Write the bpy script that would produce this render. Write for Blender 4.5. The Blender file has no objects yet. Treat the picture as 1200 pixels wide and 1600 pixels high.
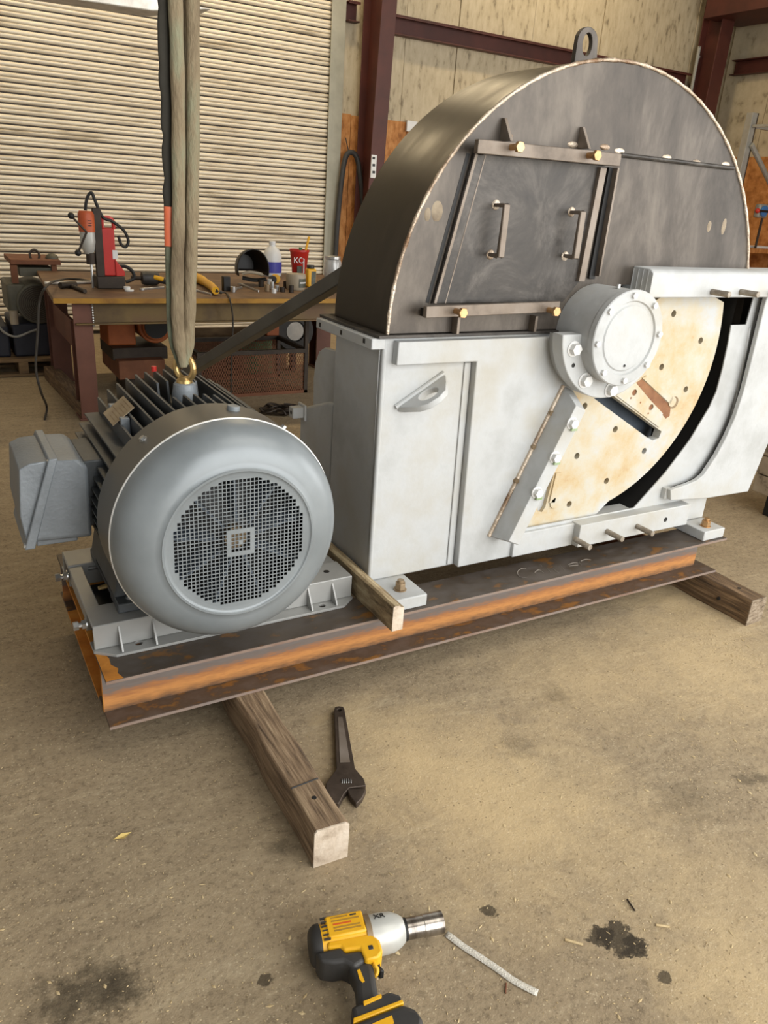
import bpy, bmesh, math, random
from mathutils import Vector, Matrix
random.seed(7)
S = bpy.context.scene
COL = S.collection
PI = math.pi

# ------------------------------------------------------------------ camera
CAM = Vector((-0.2757, -1.8046, 1.5)); YAW, PITCH, ROLL, F = -0.5443, -0.3898, 0.0708, 1203.64
_r = Vector((math.cos(YAW), math.sin(YAW), 0)); _f = Vector((-math.sin(YAW), math.cos(YAW), 0)); _u = Vector((0, 0, 1))
FW = _f * math.cos(PITCH) + _u * math.sin(PITCH); UP0 = _u * math.cos(PITCH) - _f * math.sin(PITCH)
RT = _r * math.cos(ROLL) + UP0 * math.sin(ROLL); UP = -_r * math.sin(ROLL) + UP0 * math.cos(ROLL)
cd = bpy.data.cameras.new('camera'); cam = bpy.data.objects.new('camera', cd); COL.objects.link(cam)
cd.sensor_fit = 'VERTICAL'; cd.sensor_height = 36.0; cd.lens = 36.0 * F / 1600.0
cd.clip_start = 0.02; cd.clip_end = 100
cam.matrix_world = Matrix(((RT.x, UP.x, -FW.x, CAM.x), (RT.y, UP.y, -FW.y, CAM.y), (RT.z, UP.z, -FW.z, CAM.z), (0, 0, 0, 1)))
S.camera = cam

def at(x, y, ax, val):
    """point seen at photo position (x, y) on the plane <ax> = val"""
    d = FW + RT * ((x - 600) / F) - UP * ((y - 800) / F)
    i = 'xyz'.index(ax); t = (val - CAM[i]) / d[i]
    return CAM + d * t

# ------------------------------------------------------------------ world, light, exposure
W = bpy.data.worlds.new('World'); S.world = W; W.use_nodes = True
bg = W.node_tree.nodes['Background']; bg.inputs[0].default_value = (0.75, 0.87, 1.0, 1); bg.inputs[1].default_value = 1.0
S.view_settings.view_transform = 'Standard'; S.view_settings.look = 'None'; S.view_settings.gamma = 1
S.view_settings.use_curve_mapping = False; S.view_settings.exposure = 0.5

def area(name, loc, rot, sx, sy, power, col):
    l = bpy.data.lights.new(name, 'AREA'); l.shape = 'RECTANGLE'; l.size = sx; l.size_y = sy; l.energy = power; l.color = col
    o = bpy.data.objects.new(name, l); o.location = loc; o.rotation_euler = rot; COL.objects.link(o); return o
# daylight entering by the open bay doors in the front wall (right of the camera) and in the right wall
area('daylight_front_door', (3.05, -4.5, 2.4), (PI / 2, 0, 0), 7.0, 4.6, 330, (1.0, 0.97, 0.92))
area('daylight_right_door', (9.5, -2.3, 2.2), (PI / 2, 0, PI / 2), 4.0, 4.0, 200, (1.0, 0.97, 0.92))
# added overhead light for the floor, set under an unseen roof panel
area('added_roof_light', (3.4, -2.4, 5.5), (0, 0, 0), 4.6, 2.6, 60, (1.0, 0.96, 0.9))

# ------------------------------------------------------------------ materials
def lin(c):
    c = c / 255.0
    return c / 12.92 if c <= .04045 else ((c + .055) / 1.055) ** 2.4
def rgb(r, g, b): return (lin(r), lin(g), lin(b), 1)

def mat(name, cols, rough=.5, metal=0.0, scale=6.0, detail=5, stretch=(1, 1, 1), pos=None, bump=0.0, bscale=None, spec=.5, rvar=0.0, nrough=.6, dist=0.0, world=False):
    """cols: list of sRGB triples spread over a noise field"""
    m = bpy.data.materials.new(name); m.use_nodes = True; nt = m.node_tree; N = nt.nodes; L = nt.links
    b = N['Principled BSDF']; b.inputs['Roughness'].default_value = rough; b.inputs['Metallic'].default_value = metal
    b.inputs['Specular IOR Level'].default_value = spec
    tc = N.new('ShaderNodeTexCoord'); mp = N.new('ShaderNodeMapping'); mp.inputs['Scale'].default_value = stretch
    L.new(N.new('ShaderNodeNewGeometry').outputs['Position'] if world else tc.outputs['Object'], mp.inputs[0])
    nz = N.new('ShaderNodeTexNoise'); nz.inputs['Scale'].default_value = scale; nz.inputs['Detail'].default_value = detail
    nz.inputs['Roughness'].default_value = nrough; nz.inputs['Distortion'].default_value = dist
    L.new(mp.outputs[0], nz.inputs['Vector'])
    if len(cols) == 1: b.inputs['Base Color'].default_value = rgb(*cols[0])
    else:
        rp = N.new('ShaderNodeValToRGB'); e = rp.color_ramp.elements
        pos = pos or [.3 + .4 * i / (len(cols) - 1) for i in range(len(cols))]
        while len(e) < len(cols): e.new(.5)
        for i, c in enumerate(cols): e[i].position = pos[i]; e[i].color = rgb(*c)
        L.new(nz.outputs[0], rp.inputs[0]); L.new(rp.outputs[0], b.inputs['Base Color'])
    if rvar:
        mr = N.new('ShaderNodeMapRange'); mr.inputs[3].default_value = max(.02, rough - rvar); mr.inputs[4].default_value = min(1, rough + rvar)
        mr.inputs[1].default_value = .3; mr.inputs[2].default_value = .7
        L.new(nz.outputs[0], mr.inputs[0]); L.new(mr.outputs[0], b.inputs['Roughness'])
    if bump:
        n2 = N.new('ShaderNodeTexNoise'); n2.inputs['Scale'].default_value = bscale or scale * 4; n2.inputs['Detail'].default_value = 4
        L.new(mp.outputs[0], n2.inputs['Vector'])
        bp = N.new('ShaderNodeBump'); bp.inputs['Strength'].default_value = bump; bp.inputs['Distance'].default_value = .01
        L.new(n2.outputs[0], bp.inputs['Height']); L.new(bp.outputs[0], b.inputs['Normal'])
    return m

M = {}
M['white_paint'] = mat('white_paint', [(160, 161, 159), (180, 182, 182), (172, 169, 160)], .55, 0, 3.5, 6, bump=.12, bscale=40)
M['grey_side'] = M['white_paint']
M['cream_disc'] = mat('cream_disc', [(168, 126, 84), (184, 164, 128), (186, 178, 158), (182, 184, 184)], .6, 0, 4.2, 8, pos=[.26, .38, .50, .62], nrough=.68, bump=.1)
M['rust_edge'] = mat('rust_edge', [(112, 70, 42), (146, 102, 66)], .7, 0, 18)
M['raw_steel'] = mat('raw_steel', [(46, 41, 36), (76, 69, 62), (112, 104, 95)], .42, .4, 3.4, 10, stretch=(1.4, 1, .55), pos=[.32, .5, .70], bump=.05, bscale=30, rvar=.14, dist=.25, nrough=.68)
M['raw_steel_dark'] = mat('raw_steel_dark', [(40, 37, 34), (62, 58, 54), (96, 91, 86)], .46, .4, 5, 10, nrough=.72, pos=[.34, .5, .68], bump=.06, bscale=60, rvar=.12, dist=1.2)
M['shell_steel'] = mat('shell_steel', [(40, 36, 31), (54, 48, 41), (80, 73, 64)], .36, .5, 2.2, 7, stretch=(1, 3, 1), pos=[.3, .55, .8], rvar=.1)
M['weld'] = mat('weld', [(120, 92, 66), (196, 180, 160), (226, 214, 198)], .38, .45, 9, 4, bump=.5, bscale=120)
M['bar_steel'] = mat('bar_steel', [(84, 74, 64), (122, 110, 98), (140, 130, 120)], .5, .4, 8, 6, rvar=.1)
M['brass_zinc'] = mat('brass_zinc', [(172, 130, 86), (200, 164, 118)], .34, .75, 20)
M['zinc'] = mat('zinc', [(176, 178, 178), (205, 205, 202)], .3, .85, 14)
M['stud'] = mat('stud', [(128, 116, 100), (168, 160, 148)], .55, .4, 40, 3, bump=.4, bscale=260, stretch=(1, 1, 1))
M['white_bolt'] = mat('white_bolt', [(200, 200, 198), (226, 226, 224)], .5, 0, 20)
M['old_nut'] = mat('old_nut', [(120, 100, 76), (160, 140, 112)], .5, .5, 20)
M['black'] = mat('black', [(14, 14, 14), (24, 23, 22)], .6, 0, 10)
M['dark_inner'] = mat('dark_inner', [(26, 25, 24), (38, 37, 36)], .5, .2, 4)
M['motor_grey'] = mat('motor_grey', [(116, 122, 125), (132, 138, 141)], .36, .15, 5, 4, rvar=.06)
M['motor_band'] = mat('motor_band', [(90, 87, 80), (104, 101, 94)], .42, .15, 5, 4, rvar=.06)
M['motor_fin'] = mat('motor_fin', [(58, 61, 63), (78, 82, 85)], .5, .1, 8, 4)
M['cast_grey'] = mat('cast_grey', [(112, 118, 123), (132, 138, 143)], .45, .15, 9, 6, bump=.12, bscale=110, rvar=.08)
M['base_grey'] = mat('base_grey', [(140, 140, 137), (158, 158, 155)], .35, .15, 5, 4, rvar=.05)
M['rim_highlight'] = mat('rim_highlight', [(206, 205, 200), (222, 221, 217)], .35, .3, 10)
M['fan_blue'] = mat('fan_blue', [(70, 80, 92), (96, 106, 118)], .5, .1, 6)
M['nameplate'] = mat('nameplate', [(150, 134, 110), (176, 160, 134)], .4, .5, 14)
M['eye_gold'] = mat('eye_gold', [(176, 146, 92), (214, 184, 128)], .3, .8, 16)
M['flange_scale'] = mat('flange_scale', [(122, 84, 40), (78, 68, 58), (92, 84, 78)], .5, .3, 12, 9, stretch=(1.0, 1.6, 1), pos=[.34, .42, .66], rvar=.1)
M['edge_scale'] = mat('edge_scale', [(120, 92, 76), (140, 122, 110), (128, 118, 112)], .55, .2, 9, 6, stretch=(.6, 1, 1))
M['flange_low'] = mat('flange_low', [(136, 94, 44), (84, 68, 54), (98, 84, 74)], .6, .2, 13, 9, stretch=(1.0, 1.6, 1), pos=[.36, .46, .66])
M['rust_yellow'] = mat('rust_yellow', [(150, 94, 30), (190, 122, 40), (206, 148, 66)], .8, 0, 12, 7)
M['timber'] = mat('timber', [(74, 58, 42), (124, 102, 78), (156, 134, 106)], .8, 0, 9, 8, stretch=(9, .7, 9), bump=.6, bscale=14, pos=[.3, .5, .7])
M['timber_dark'] = mat('timber_dark', [(60, 46, 32), (100, 78, 54), (136, 110, 80)], .8, 0, 9, 8, stretch=(9, .7, 9), bump=.6, bscale=14, pos=[.3, .5, .7])
M['timber_end'] = mat('timber_end', [(150, 132, 112), (196, 180, 160), (214, 202, 186)], .85, 0, 16, 7, pos=[.3, .48, .7], bump=.3)
M['timber_end_dark'] = mat('timber_end_dark', [(84, 70, 54), (128, 112, 92), (160, 146, 126)], .85, 0, 22, 7, stretch=(1, 1, 3), pos=[.34, .48, .66], bump=.3)
M['board'] = mat('board', [(84, 70, 50), (150, 130, 98), (186, 170, 136)], .8, 0, 10, 8, stretch=(4, 1, 4), pos=[.3, .48, .66], bump=.3)
M['wrench'] = mat('wrench', [(62, 52, 44), (86, 74, 64)], .5, .5, 18, 5, bump=.1)
M['yellow'] = mat('yellow', [(214, 156, 18), (226, 172, 30)], .45, 0, 8)
M['rubber'] = mat('rubber', [(40, 39, 38), (56, 54, 52)], .55, 0, 10)
M['alu'] = mat('alu', [(178, 178, 172), (196, 196, 190)], .4, .25, 14)
M['socket'] = mat('socket', [(110, 102, 96), (176, 170, 162)], .24, .9, 8, 3, stretch=(6, 1, 1))
M['print'] = mat('print', [(146, 108, 34), (170, 130, 44)], .6, 0, 60)
M['red_print'] = mat('red_print', [(196, 84, 26)], .6)
M['tape'] = mat('tape', [(196, 190, 176), (214, 209, 198)], .8, 0, 80, bump=.5, bscale=300)
M['sling'] = mat('sling', [(92, 78, 58), (124, 110, 86), (124, 128, 104)], .85, 0, 7, 7, stretch=(2, 2, .6), bump=.5, bscale=60, pos=[.32, .5, .68])
M['sling_green'] = mat('sling_green', [(84, 82, 66), (108, 112, 92), (120, 132, 110)], .85, 0, 9, 6, bump=.4, bscale=60)
M['sling_dark'] = mat('sling_dark', [(40, 37, 32), (58, 55, 46)], .85, 0, 9)
M['orange'] = mat('orange', [(196, 92, 56), (216, 110, 70)], .55, 0, 8)
M['red_oxide'] = mat('red_oxide', [(64, 28, 20), (86, 40, 30)], .55, 0, 3, 4)
M['osb'] = mat('osb', [(142, 88, 38), (178, 118, 60), (196, 140, 82)], .7, 0, 9, 5, stretch=(2, 1, 1), pos=[.34, .5, .66])
M['insul'] = mat('insul', [(120, 108, 86), (176, 162, 134), (190, 177, 150)], .6, 0, 7, 8, stretch=(2.6, 1, .9), pos=[.3, .43, .65], bump=.3, bscale=12)
M['slat'] = mat('slat', [(178, 164, 140), (220, 208, 186), (230, 220, 200)], .5, .15, 4, 6, stretch=(.35, 1, 2.4), pos=[.32, .46, .66], world=True)
M['jamb'] = mat('jamb', [(150, 148, 132), (170, 166, 150)], .6, 0, 6)
M['table_top'] = mat('table_top', [(78, 54, 36), (104, 78, 54), (126, 98, 68)], .6, .1, 5, 7)
M['table_edge'] = mat('table_edge', [(120, 82, 30), (168, 124, 34), (140, 94, 40)], .6, 0, 3, 6, stretch=(1, 1, 1))
M['table_beam'] = mat('table_beam', [(84, 66, 44), (112, 92, 54), (104, 78, 54)], .6, .1, 3, 6)
M['table_leg'] = mat('table_leg', [(92, 58, 46), (114, 74, 60)], .6, .05, 4, 5)
M['red'] = mat('red', [(176, 34, 26), (194, 46, 36)], .4, 0, 6)
M['orange_red'] = mat('orange_red', [(172, 74, 34), (196, 94, 48)], .5, 0, 12)
M['dark_iron'] = mat('dark_iron', [(46, 38, 32), (68, 58, 48)], .55, .4, 8)
M['helmet'] = mat('helmet', [(12, 12, 12), (22, 22, 21)], .45, 0, 6)
M['jug'] = mat('jug', [(206, 206, 204), (222, 222, 220)], .4, 0, 6)
M['blue_label'] = mat('blue_label', [(60, 62, 150), (76, 78, 170)], .5, 0, 10)
M['grey_tub'] = mat('grey_tub', [(150, 138, 118), (166, 154, 134)], .5, 0, 8)
M['label_dark'] = mat('label_dark', [(52, 56, 44), (88, 92, 80)], .5, 0, 40)
M['green'] = mat('green', [(46, 96, 54), (66, 120, 70)], .5, 0, 10)
M['pale_green'] = mat('pale_green', [(132, 154, 112), (160, 176, 142)], .6, 0, 20)
M['jar'] = mat('jar', [(150, 150, 148), (186, 186, 184)], .25, .2, 12)
M['steel_tube'] = mat('steel_tube', [(78, 79, 77), (100, 100, 97)], .45, .4, 5, 5)
M['teal_motor'] = mat('teal_motor', [(70, 68, 56), (96, 92, 76)], .55, .1, 6)
M['navy'] = mat('navy', [(26, 28, 38), (38, 40, 52)], .6, 0, 6)
M['pallet'] = mat('pallet', [(96, 76, 52), (138, 112, 78)], .8, 0, 8, 6, stretch=(1, 4, 4))
M['rust_brown'] = mat('rust_brown', [(96, 56, 34), (126, 80, 52)], .7, .1, 7, 6)
M['orange_cast'] = mat('orange_cast', [(140, 70, 26), (172, 92, 40)], .6, 0, 8)
M['cable'] = mat('cable', [(44, 40, 36), (60, 55, 48)], .6, 0, 8)
M['rack_grey'] = mat('rack_grey', [(140, 138, 130), (158, 156, 148)], .5, .2, 8)
M['galv'] = mat('galv', [(190, 184, 172), (226, 220, 210)], .5, .3, 30, 5)
M['blue_tool'] = mat('blue_tool', [(34, 92, 150), (60, 120, 180)], .4, 0, 12)
M['concrete_block'] = mat('concrete_block', [(70, 60, 48), (146, 130, 108), (164, 150, 128)], .85, 0, 12, 6, pos=[.32, .44, .7])
M['pale_wall'] = mat('pale_wall', [(196, 200, 204), (212, 214, 216)], .7, 0, 2)
M['chalk'] = mat('chalk', [(132, 124, 114)], .9)
M['putty'] = mat('putty', [(112, 98, 80), (150, 136, 114)], .7, 0, 30)
M['straw'] = mat('straw', [(170, 146, 104), (206, 186, 146)], .85, 0, 30)
M['leaf'] = mat('leaf', [(190, 160, 84), (214, 190, 120)], .8, 0, 30)
M['lamp'] = mat('lamp', [(230, 230, 225)], .5)
M['ceil'] = mat('ceil', [(84, 80, 72), (100, 96, 86)], .8, 0, 2)
M['outside_ground'] = mat('outside_ground', [(150, 140, 120), (170, 160, 140)], .9, 0, 2)

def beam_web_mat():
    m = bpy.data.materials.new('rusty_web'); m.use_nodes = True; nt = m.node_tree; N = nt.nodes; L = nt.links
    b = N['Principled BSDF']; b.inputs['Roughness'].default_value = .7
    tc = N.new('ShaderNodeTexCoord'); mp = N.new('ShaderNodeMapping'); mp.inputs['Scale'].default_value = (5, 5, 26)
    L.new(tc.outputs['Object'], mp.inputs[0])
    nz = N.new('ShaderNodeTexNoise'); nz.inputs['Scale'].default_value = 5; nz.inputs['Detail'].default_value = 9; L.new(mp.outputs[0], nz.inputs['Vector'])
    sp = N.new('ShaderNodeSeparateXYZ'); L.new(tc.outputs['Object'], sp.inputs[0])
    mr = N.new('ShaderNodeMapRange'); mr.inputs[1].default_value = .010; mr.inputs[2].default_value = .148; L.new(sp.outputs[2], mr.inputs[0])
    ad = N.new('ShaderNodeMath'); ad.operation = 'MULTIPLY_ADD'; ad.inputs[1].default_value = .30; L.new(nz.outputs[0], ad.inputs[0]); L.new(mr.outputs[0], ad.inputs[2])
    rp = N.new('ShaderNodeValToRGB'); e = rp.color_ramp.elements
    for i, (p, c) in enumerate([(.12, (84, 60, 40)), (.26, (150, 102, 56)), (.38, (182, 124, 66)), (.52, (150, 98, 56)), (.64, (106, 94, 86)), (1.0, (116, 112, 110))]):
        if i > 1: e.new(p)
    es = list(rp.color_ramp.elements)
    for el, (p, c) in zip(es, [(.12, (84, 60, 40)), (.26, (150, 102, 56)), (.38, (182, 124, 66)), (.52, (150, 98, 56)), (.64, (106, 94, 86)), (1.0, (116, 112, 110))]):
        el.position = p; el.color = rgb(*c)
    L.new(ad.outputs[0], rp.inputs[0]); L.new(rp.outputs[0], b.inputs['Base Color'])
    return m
M['rusty_web'] = beam_web_mat()

def floor_mat():
    m = bpy.data.materials.new('concrete_floor'); m.use_nodes = True; nt = m.node_tree; N = nt.nodes; L = nt.links
    b = N['Principled BSDF']; b.inputs['Roughness'].default_value = .8; b.inputs['Specular IOR Level'].default_value = .3
    tc = N.new('ShaderNodeTexCoord')
    def noise(s, d, r=.6, st=None, dist=0):
        n = N.new('ShaderNodeTexNoise'); n.inputs['Scale'].default_value = s; n.inputs['Detail'].default_value = d; n.inputs['Roughness'].default_value = r; n.inputs['Distortion'].default_value = dist
        if st:
            mp = N.new('ShaderNodeMapping'); mp.inputs['Scale'].default_value = st; mp.inputs['Rotation'].default_value = (0, 0, .5); L.new(tc.outputs['Object'], mp.inputs[0]); L.new(mp.outputs[0], n.inputs['Vector'])
        else: L.new(tc.outputs['Object'], n.inputs['Vector'])
        return n
    def ramp(src, pts):
        rp = N.new('ShaderNodeValToRGB'); e = rp.color_ramp.elements
        while len(e) < len(pts): e.new(.5)
        for el, (p, c) in zip(list(e), pts): el.position = p; el.color = rgb(*c)
        L.new(src, rp.inputs[0]); return rp
    def mix(f, a, c, mode='MIX'):
        x = N.new('ShaderNodeMix'); x.data_type = 'RGBA'; x.blend_type = mode
        if isinstance(f, float): x.inputs[0].default_value = f
        else: L.new(f, x.inputs[0])
        L.new(a, x.inputs[6])
        if isinstance(c, tuple): x.inputs[7].default_value = c
        else: L.new(c, x.inputs[7])
        return x.outputs[2]
    big = ramp(noise(1.3, 6, .65, None, .6).outputs[0], [(.3, (126, 110, 88)), (.5, (150, 133, 107)), (.7, (172, 154, 124))])
    mid = ramp(noise(9, 8, .7, (1, 2.2, 1)).outputs[0], [(.3, (110, 95, 76)), (.5, (154, 137, 110)), (.72, (186, 168, 136))])
    c = mix(.6, big.outputs[0], mid.outputs[0])
    fine = ramp(noise(55, 4, .7).outputs[0], [(.36, (92, 80, 64)), (.48, (156, 139, 112)), (.62, (162, 145, 118)), (.72, (214, 200, 172))])
    c = mix(.4, c, fine.outputs[0])
    # pale dusty scuffs
    sc = N.new('ShaderNodeMapRange'); sc.inputs[1].default_value = .56; sc.inputs[2].default_value = .74; sc.inputs[4].default_value = .5
    L.new(noise(3.2, 7, .75, (.6, 3, 1), 1.0).outputs[0], sc.inputs[0])
    c = mix(sc.outputs[0], c, rgb(196, 180, 150))
    # dark grime patches
    sg = N.new('ShaderNodeMapRange'); sg.inputs[1].default_value = .6; sg.inputs[2].default_value = .78; sg.inputs[4].default_value = .45
    L.new(noise(2.1, 8, .7, (1, 1.3, 1), 1.4).outputs[0], sg.inputs[0])
    c = mix(sg.outputs[0], c, rgb(92, 80, 64))
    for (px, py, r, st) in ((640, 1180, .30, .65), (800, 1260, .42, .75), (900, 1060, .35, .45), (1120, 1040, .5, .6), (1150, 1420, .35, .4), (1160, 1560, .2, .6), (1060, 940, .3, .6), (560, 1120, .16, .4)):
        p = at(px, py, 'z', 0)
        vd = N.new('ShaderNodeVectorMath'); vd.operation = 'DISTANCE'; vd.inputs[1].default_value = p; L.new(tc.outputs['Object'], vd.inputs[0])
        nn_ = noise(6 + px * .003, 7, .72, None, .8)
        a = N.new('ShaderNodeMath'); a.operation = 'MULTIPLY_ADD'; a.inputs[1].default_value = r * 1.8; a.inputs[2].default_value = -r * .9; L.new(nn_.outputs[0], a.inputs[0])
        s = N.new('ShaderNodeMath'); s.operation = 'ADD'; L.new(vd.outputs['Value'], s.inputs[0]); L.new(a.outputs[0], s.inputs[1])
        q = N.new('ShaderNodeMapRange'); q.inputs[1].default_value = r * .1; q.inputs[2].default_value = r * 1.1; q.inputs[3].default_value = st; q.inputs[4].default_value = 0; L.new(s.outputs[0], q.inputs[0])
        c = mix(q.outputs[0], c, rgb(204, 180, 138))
    # grit: fine dark and pale specks
    vo = N.new('ShaderNodeTexVoronoi'); vo.inputs['Scale'].default_value = 90; L.new(tc.outputs['Object'], vo.inputs['Vector'])
    vm = N.new('ShaderNodeMapRange'); vm.inputs[1].default_value = .10; vm.inputs[2].default_value = .22; vm.inputs[3].default_value = .55; vm.inputs[4].default_value = 0; L.new(vo.outputs['Distance'], vm.inputs[0])
    c = mix(vm.outputs[0], c, rgb(206, 190, 160))
    vo = N.new('ShaderNodeTexVoronoi'); vo.inputs['Scale'].default_value = 47; L.new(tc.outputs['Object'], vo.inputs['Vector'])
    vm = N.new('ShaderNodeMapRange'); vm.inputs[1].default_value = .06; vm.inputs[2].default_value = .16; vm.inputs[3].default_value = .6; vm.inputs[4].default_value = 0; L.new(vo.outputs['Distance'], vm.inputs[0])
    c = mix(vm.outputs[0], c, rgb(98, 82, 60))
    # oil spots: (photo x, y, radius m, darkness)
    spots = [(968, 1468, .048, .85), (990, 1478, .035, .85), (940, 1464, .03, .85), (764, 1424, .018, .8), (414, 1534, .017, .75), (150, 1545, .075, .6), (95, 1570, .06, .5), (190, 1545, .05, .6), (1040, 1528, .016, .8), (1163, 1218, .03, .45), (1188, 1216, .025, .5), (810, 1165, .05, .25), (440, 1322, .03, .45), (1075, 1250, .09, .22), (870, 1085, .05, .3), (1185, 1345, .03, .2)]
    dn = noise(28, 5, .7)
    for (px, py, r, dk) in spots:
        p = at(px, py, 'z', 0)
        vd = N.new('ShaderNodeVectorMath'); vd.operation = 'DISTANCE'; vd.inputs[1].default_value = p; L.new(tc.outputs['Object'], vd.inputs[0])
        a = N.new('ShaderNodeMath'); a.operation = 'MULTIPLY_ADD'; a.inputs[1].default_value = r * 3.2; a.inputs[2].default_value = -r * 1.6
        L.new(dn.outputs[0], a.inputs[0])
        s = N.new('ShaderNodeMath'); s.operation = 'ADD'; L.new(vd.outputs['Value'], s.inputs[0]); L.new(a.outputs[0], s.inputs[1])
        q = N.new('ShaderNodeMapRange'); q.inputs[1].default_value = r * (.8 if dk > .7 else .35); q.inputs[2].default_value = r * (1.0 if dk > .7 else 1.3); q.inputs[3].default_value = dk; q.inputs[4].default_value = 0
        L.new(s.outputs[0], q.inputs[0])
        c = mix(q.outputs[0], c, rgb(52, 44, 32))
    L.new(c, b.inputs['Base Color'])
    bp = N.new('ShaderNodeBump'); bp.inputs['Strength'].default_value = .8; bp.inputs['Distance'].default_value = .005
    L.new(noise(70, 8, .75).outputs[0], bp.inputs['Height']); L.new(bp.outputs[0], b.inputs['Normal'])
    return m
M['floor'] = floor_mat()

# ------------------------------------------------------------------ mesh helpers
class MB:
    def __init__(s): s.v = []; s.f = []
    def add(s, vs, fs):
        n = len(s.v); s.v += [Vector(v) for v in vs]; s.f += [tuple(i + n for i in f) for f in fs]; return s
    def box(s, x0, x1, y0, y1, z0, z1):
        return s.add([(x0, y0, z0), (x1, y0, z0), (x1, y1, z0), (x0, y1, z0), (x0, y0, z1), (x1, y0, z1), (x1, y1, z1), (x0, y1, z1)],
                     [(0, 3, 2, 1), (4, 5, 6, 7), (0, 1, 5, 4), (1, 2, 6, 5), (2, 3, 7, 6), (3, 0, 4, 7)])
    def hexa(s, bot, top):
        return s.add(list(bot) + list(top), [(0, 3, 2, 1), (4, 5, 6, 7), (0, 1, 5, 4), (1, 2, 6, 5), (2, 3, 7, 6), (3, 0, 4, 7)])
    def cyl(s, a, b, r, r2=None, n=16, caps=True, rot=0):
        a = Vector(a); b = Vector(b); r2 = r if r2 is None else r2
        d = (b - a).normalized(); u = d.orthogonal().normalized() if abs(d.z) < .999 else Vector((1, 0, 0)); w = d.cross(u)
        vs = []
        for c, rr in ((a, r), (b, r2)):
            for i in range(n):
                t = 2 * PI * i / n + rot; vs.append(c + (u * math.cos(t) + w * math.sin(t)) * rr)
        fs = [(i, (i + 1) % n, n + (i + 1) % n, n + i) for i in range(n)]
        if caps: fs += [tuple(range(n - 1, -1, -1)), tuple(range(n, 2 * n))]
        return s.add(vs, fs)
    def tube(s, path, r, n=8, flat=1.0, caps=True, side=None):
        """round (or flattened, along <side>) tube following a path; r may be a list"""
        P = [Vector(p) for p in path]; m = len(P); vs = []; u = None
        for i, p in enumerate(P):
            d = (P[min(i + 1, m - 1)] - P[max(i - 1, 0)]).normalized()
            if u is None: u = Vector(side) if side else d.orthogonal()
            u = (u - d * u.dot(d)).normalized(); w = d.cross(u)
            rr = r[i] if isinstance(r, (list, tuple)) else r
            for k in range(n):
                t = 2 * PI * k / n; vs.append(p + u * math.cos(t) * rr + w * math.sin(t) * rr * flat)
        fs = [(i * n + k, i * n + (k + 1) % n, (i + 1) * n + (k + 1) % n, (i + 1) * n + k) for i in range(m - 1) for k in range(n)]
        if caps: fs += [tuple(range(n - 1, -1, -1)), tuple(range((m - 1) * n, m * n))]
        return s.add(vs, fs)
    def lathe(s, prof, c, axis='y', n=48, a0=0, a1=2 * PI):
        """prof: (radius, along) pairs revolved about the axis through c"""
        c = Vector(c); full = abs(a1 - a0 - 2 * PI) < 1e-6; k = n if full else n + 1; vs = []
        for (r, t) in prof:
            for i in range(k):
                a = a0 + (a1 - a0) * i / n; p, q = r * math.cos(a), r * math.sin(a)
                vs.append(c + (Vector((p, t, q)) if axis == 'y' else Vector((t, p, q)) if axis == 'x' else Vector((p, q, t))))
        fs = []
        for j in range(len(prof) - 1):
            for i in range(n):
                i2 = (i + 1) % k; fs.append((j * k + i, j * k + i2, (j + 1) * k + i2, (j + 1) * k + i))
        return s.add(vs, fs)
    def prism(s, poly, t0, t1, plane='xz', holes=()):
        """polygon (with holes) given in a plane and extruded along the third axis from t0 to t1"""
        P3 = {'xz': lambda a, b, t: Vector((a, t, b)), 'xy': lambda a, b, t: Vector((a, b, t)), 'yz': lambda a, b, t: Vector((t, a, b))}[plane]
        bm = bmesh.new(); loops = []; edges = []
        for lp in [poly] + list(holes):
            vs = [bm.verts.new((a, b, 0)) for a, b in lp]; loops.append(vs)
            edges += [bm.edges.new((vs[i], vs[(i + 1) % len(vs)])) for i in range(len(vs))]
        bmesh.ops.triangle_fill(bm, use_beauty=True, use_dissolve=False, edges=edges)
        bm.verts.index_update(); n = len(bm.verts)
        flat = [(v.co.x, v.co.y) for v in bm.verts]; tris = [tuple(v.index for v in f.verts) for f in bm.faces]
        lps = [[v.index for v in lp] for lp in loops]; bm.free()
        vs = [P3(a, b, t0) for a, b in flat] + [P3(a, b, t1) for a, b in flat]
        fs = [t for t in tris] + [tuple(i + n for i in reversed(t)) for t in tris]
        for lp in lps:
            for i in range(len(lp)): a, b = lp[i], lp[(i + 1) % len(lp)]; fs.append((a, b, b + n, a + n))
        return s.add(vs, fs)
    def sphere(s, c, r, n=12, sc=(1, 1, 1)):
        c = Vector(c); vs = []; m = n // 2 + 1
        for j in range(m + 1):
            t = PI * j / m
            for i in range(n): a = 2 * PI * i / n; vs.append(c + Vector((math.sin(t) * math.cos(a) * sc[0], math.sin(t) * math.sin(a) * sc[1], math.cos(t) * sc[2])) * r)
        return s.add(vs, [(j * n + i, j * n + (i + 1) % n, (j + 1) * n + (i + 1) % n, (j + 1) * n + i) for j in range(m) for i in range(n)])
    def build(s, name, m, parent=None, bevel=0, smooth=35, local=False, label=None, segs=2, sub=0):
        me = bpy.data.meshes.new(name)
        off = Vector((0, 0, 0))
        p = parent
        if not local:
            while p is not None: off += p.location; p = p.parent
        me.from_pydata([v - off for v in s.v], [], s.f)
        bm = bmesh.new(); bm.from_mesh(me); bmesh.ops.remove_doubles(bm, verts=bm.verts, dist=1e-5); bmesh.ops.recalc_face_normals(bm, faces=bm.faces); bm.to_mesh(me); bm.free()
        me.materials.append(M[m])
        o = bpy.data.objects.new(name, me); COL.objects.link(o)
        if parent: o.parent = parent
        if smooth:
            me.shade_smooth(); me.set_sharp_from_angle(angle=math.radians(smooth))
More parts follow.
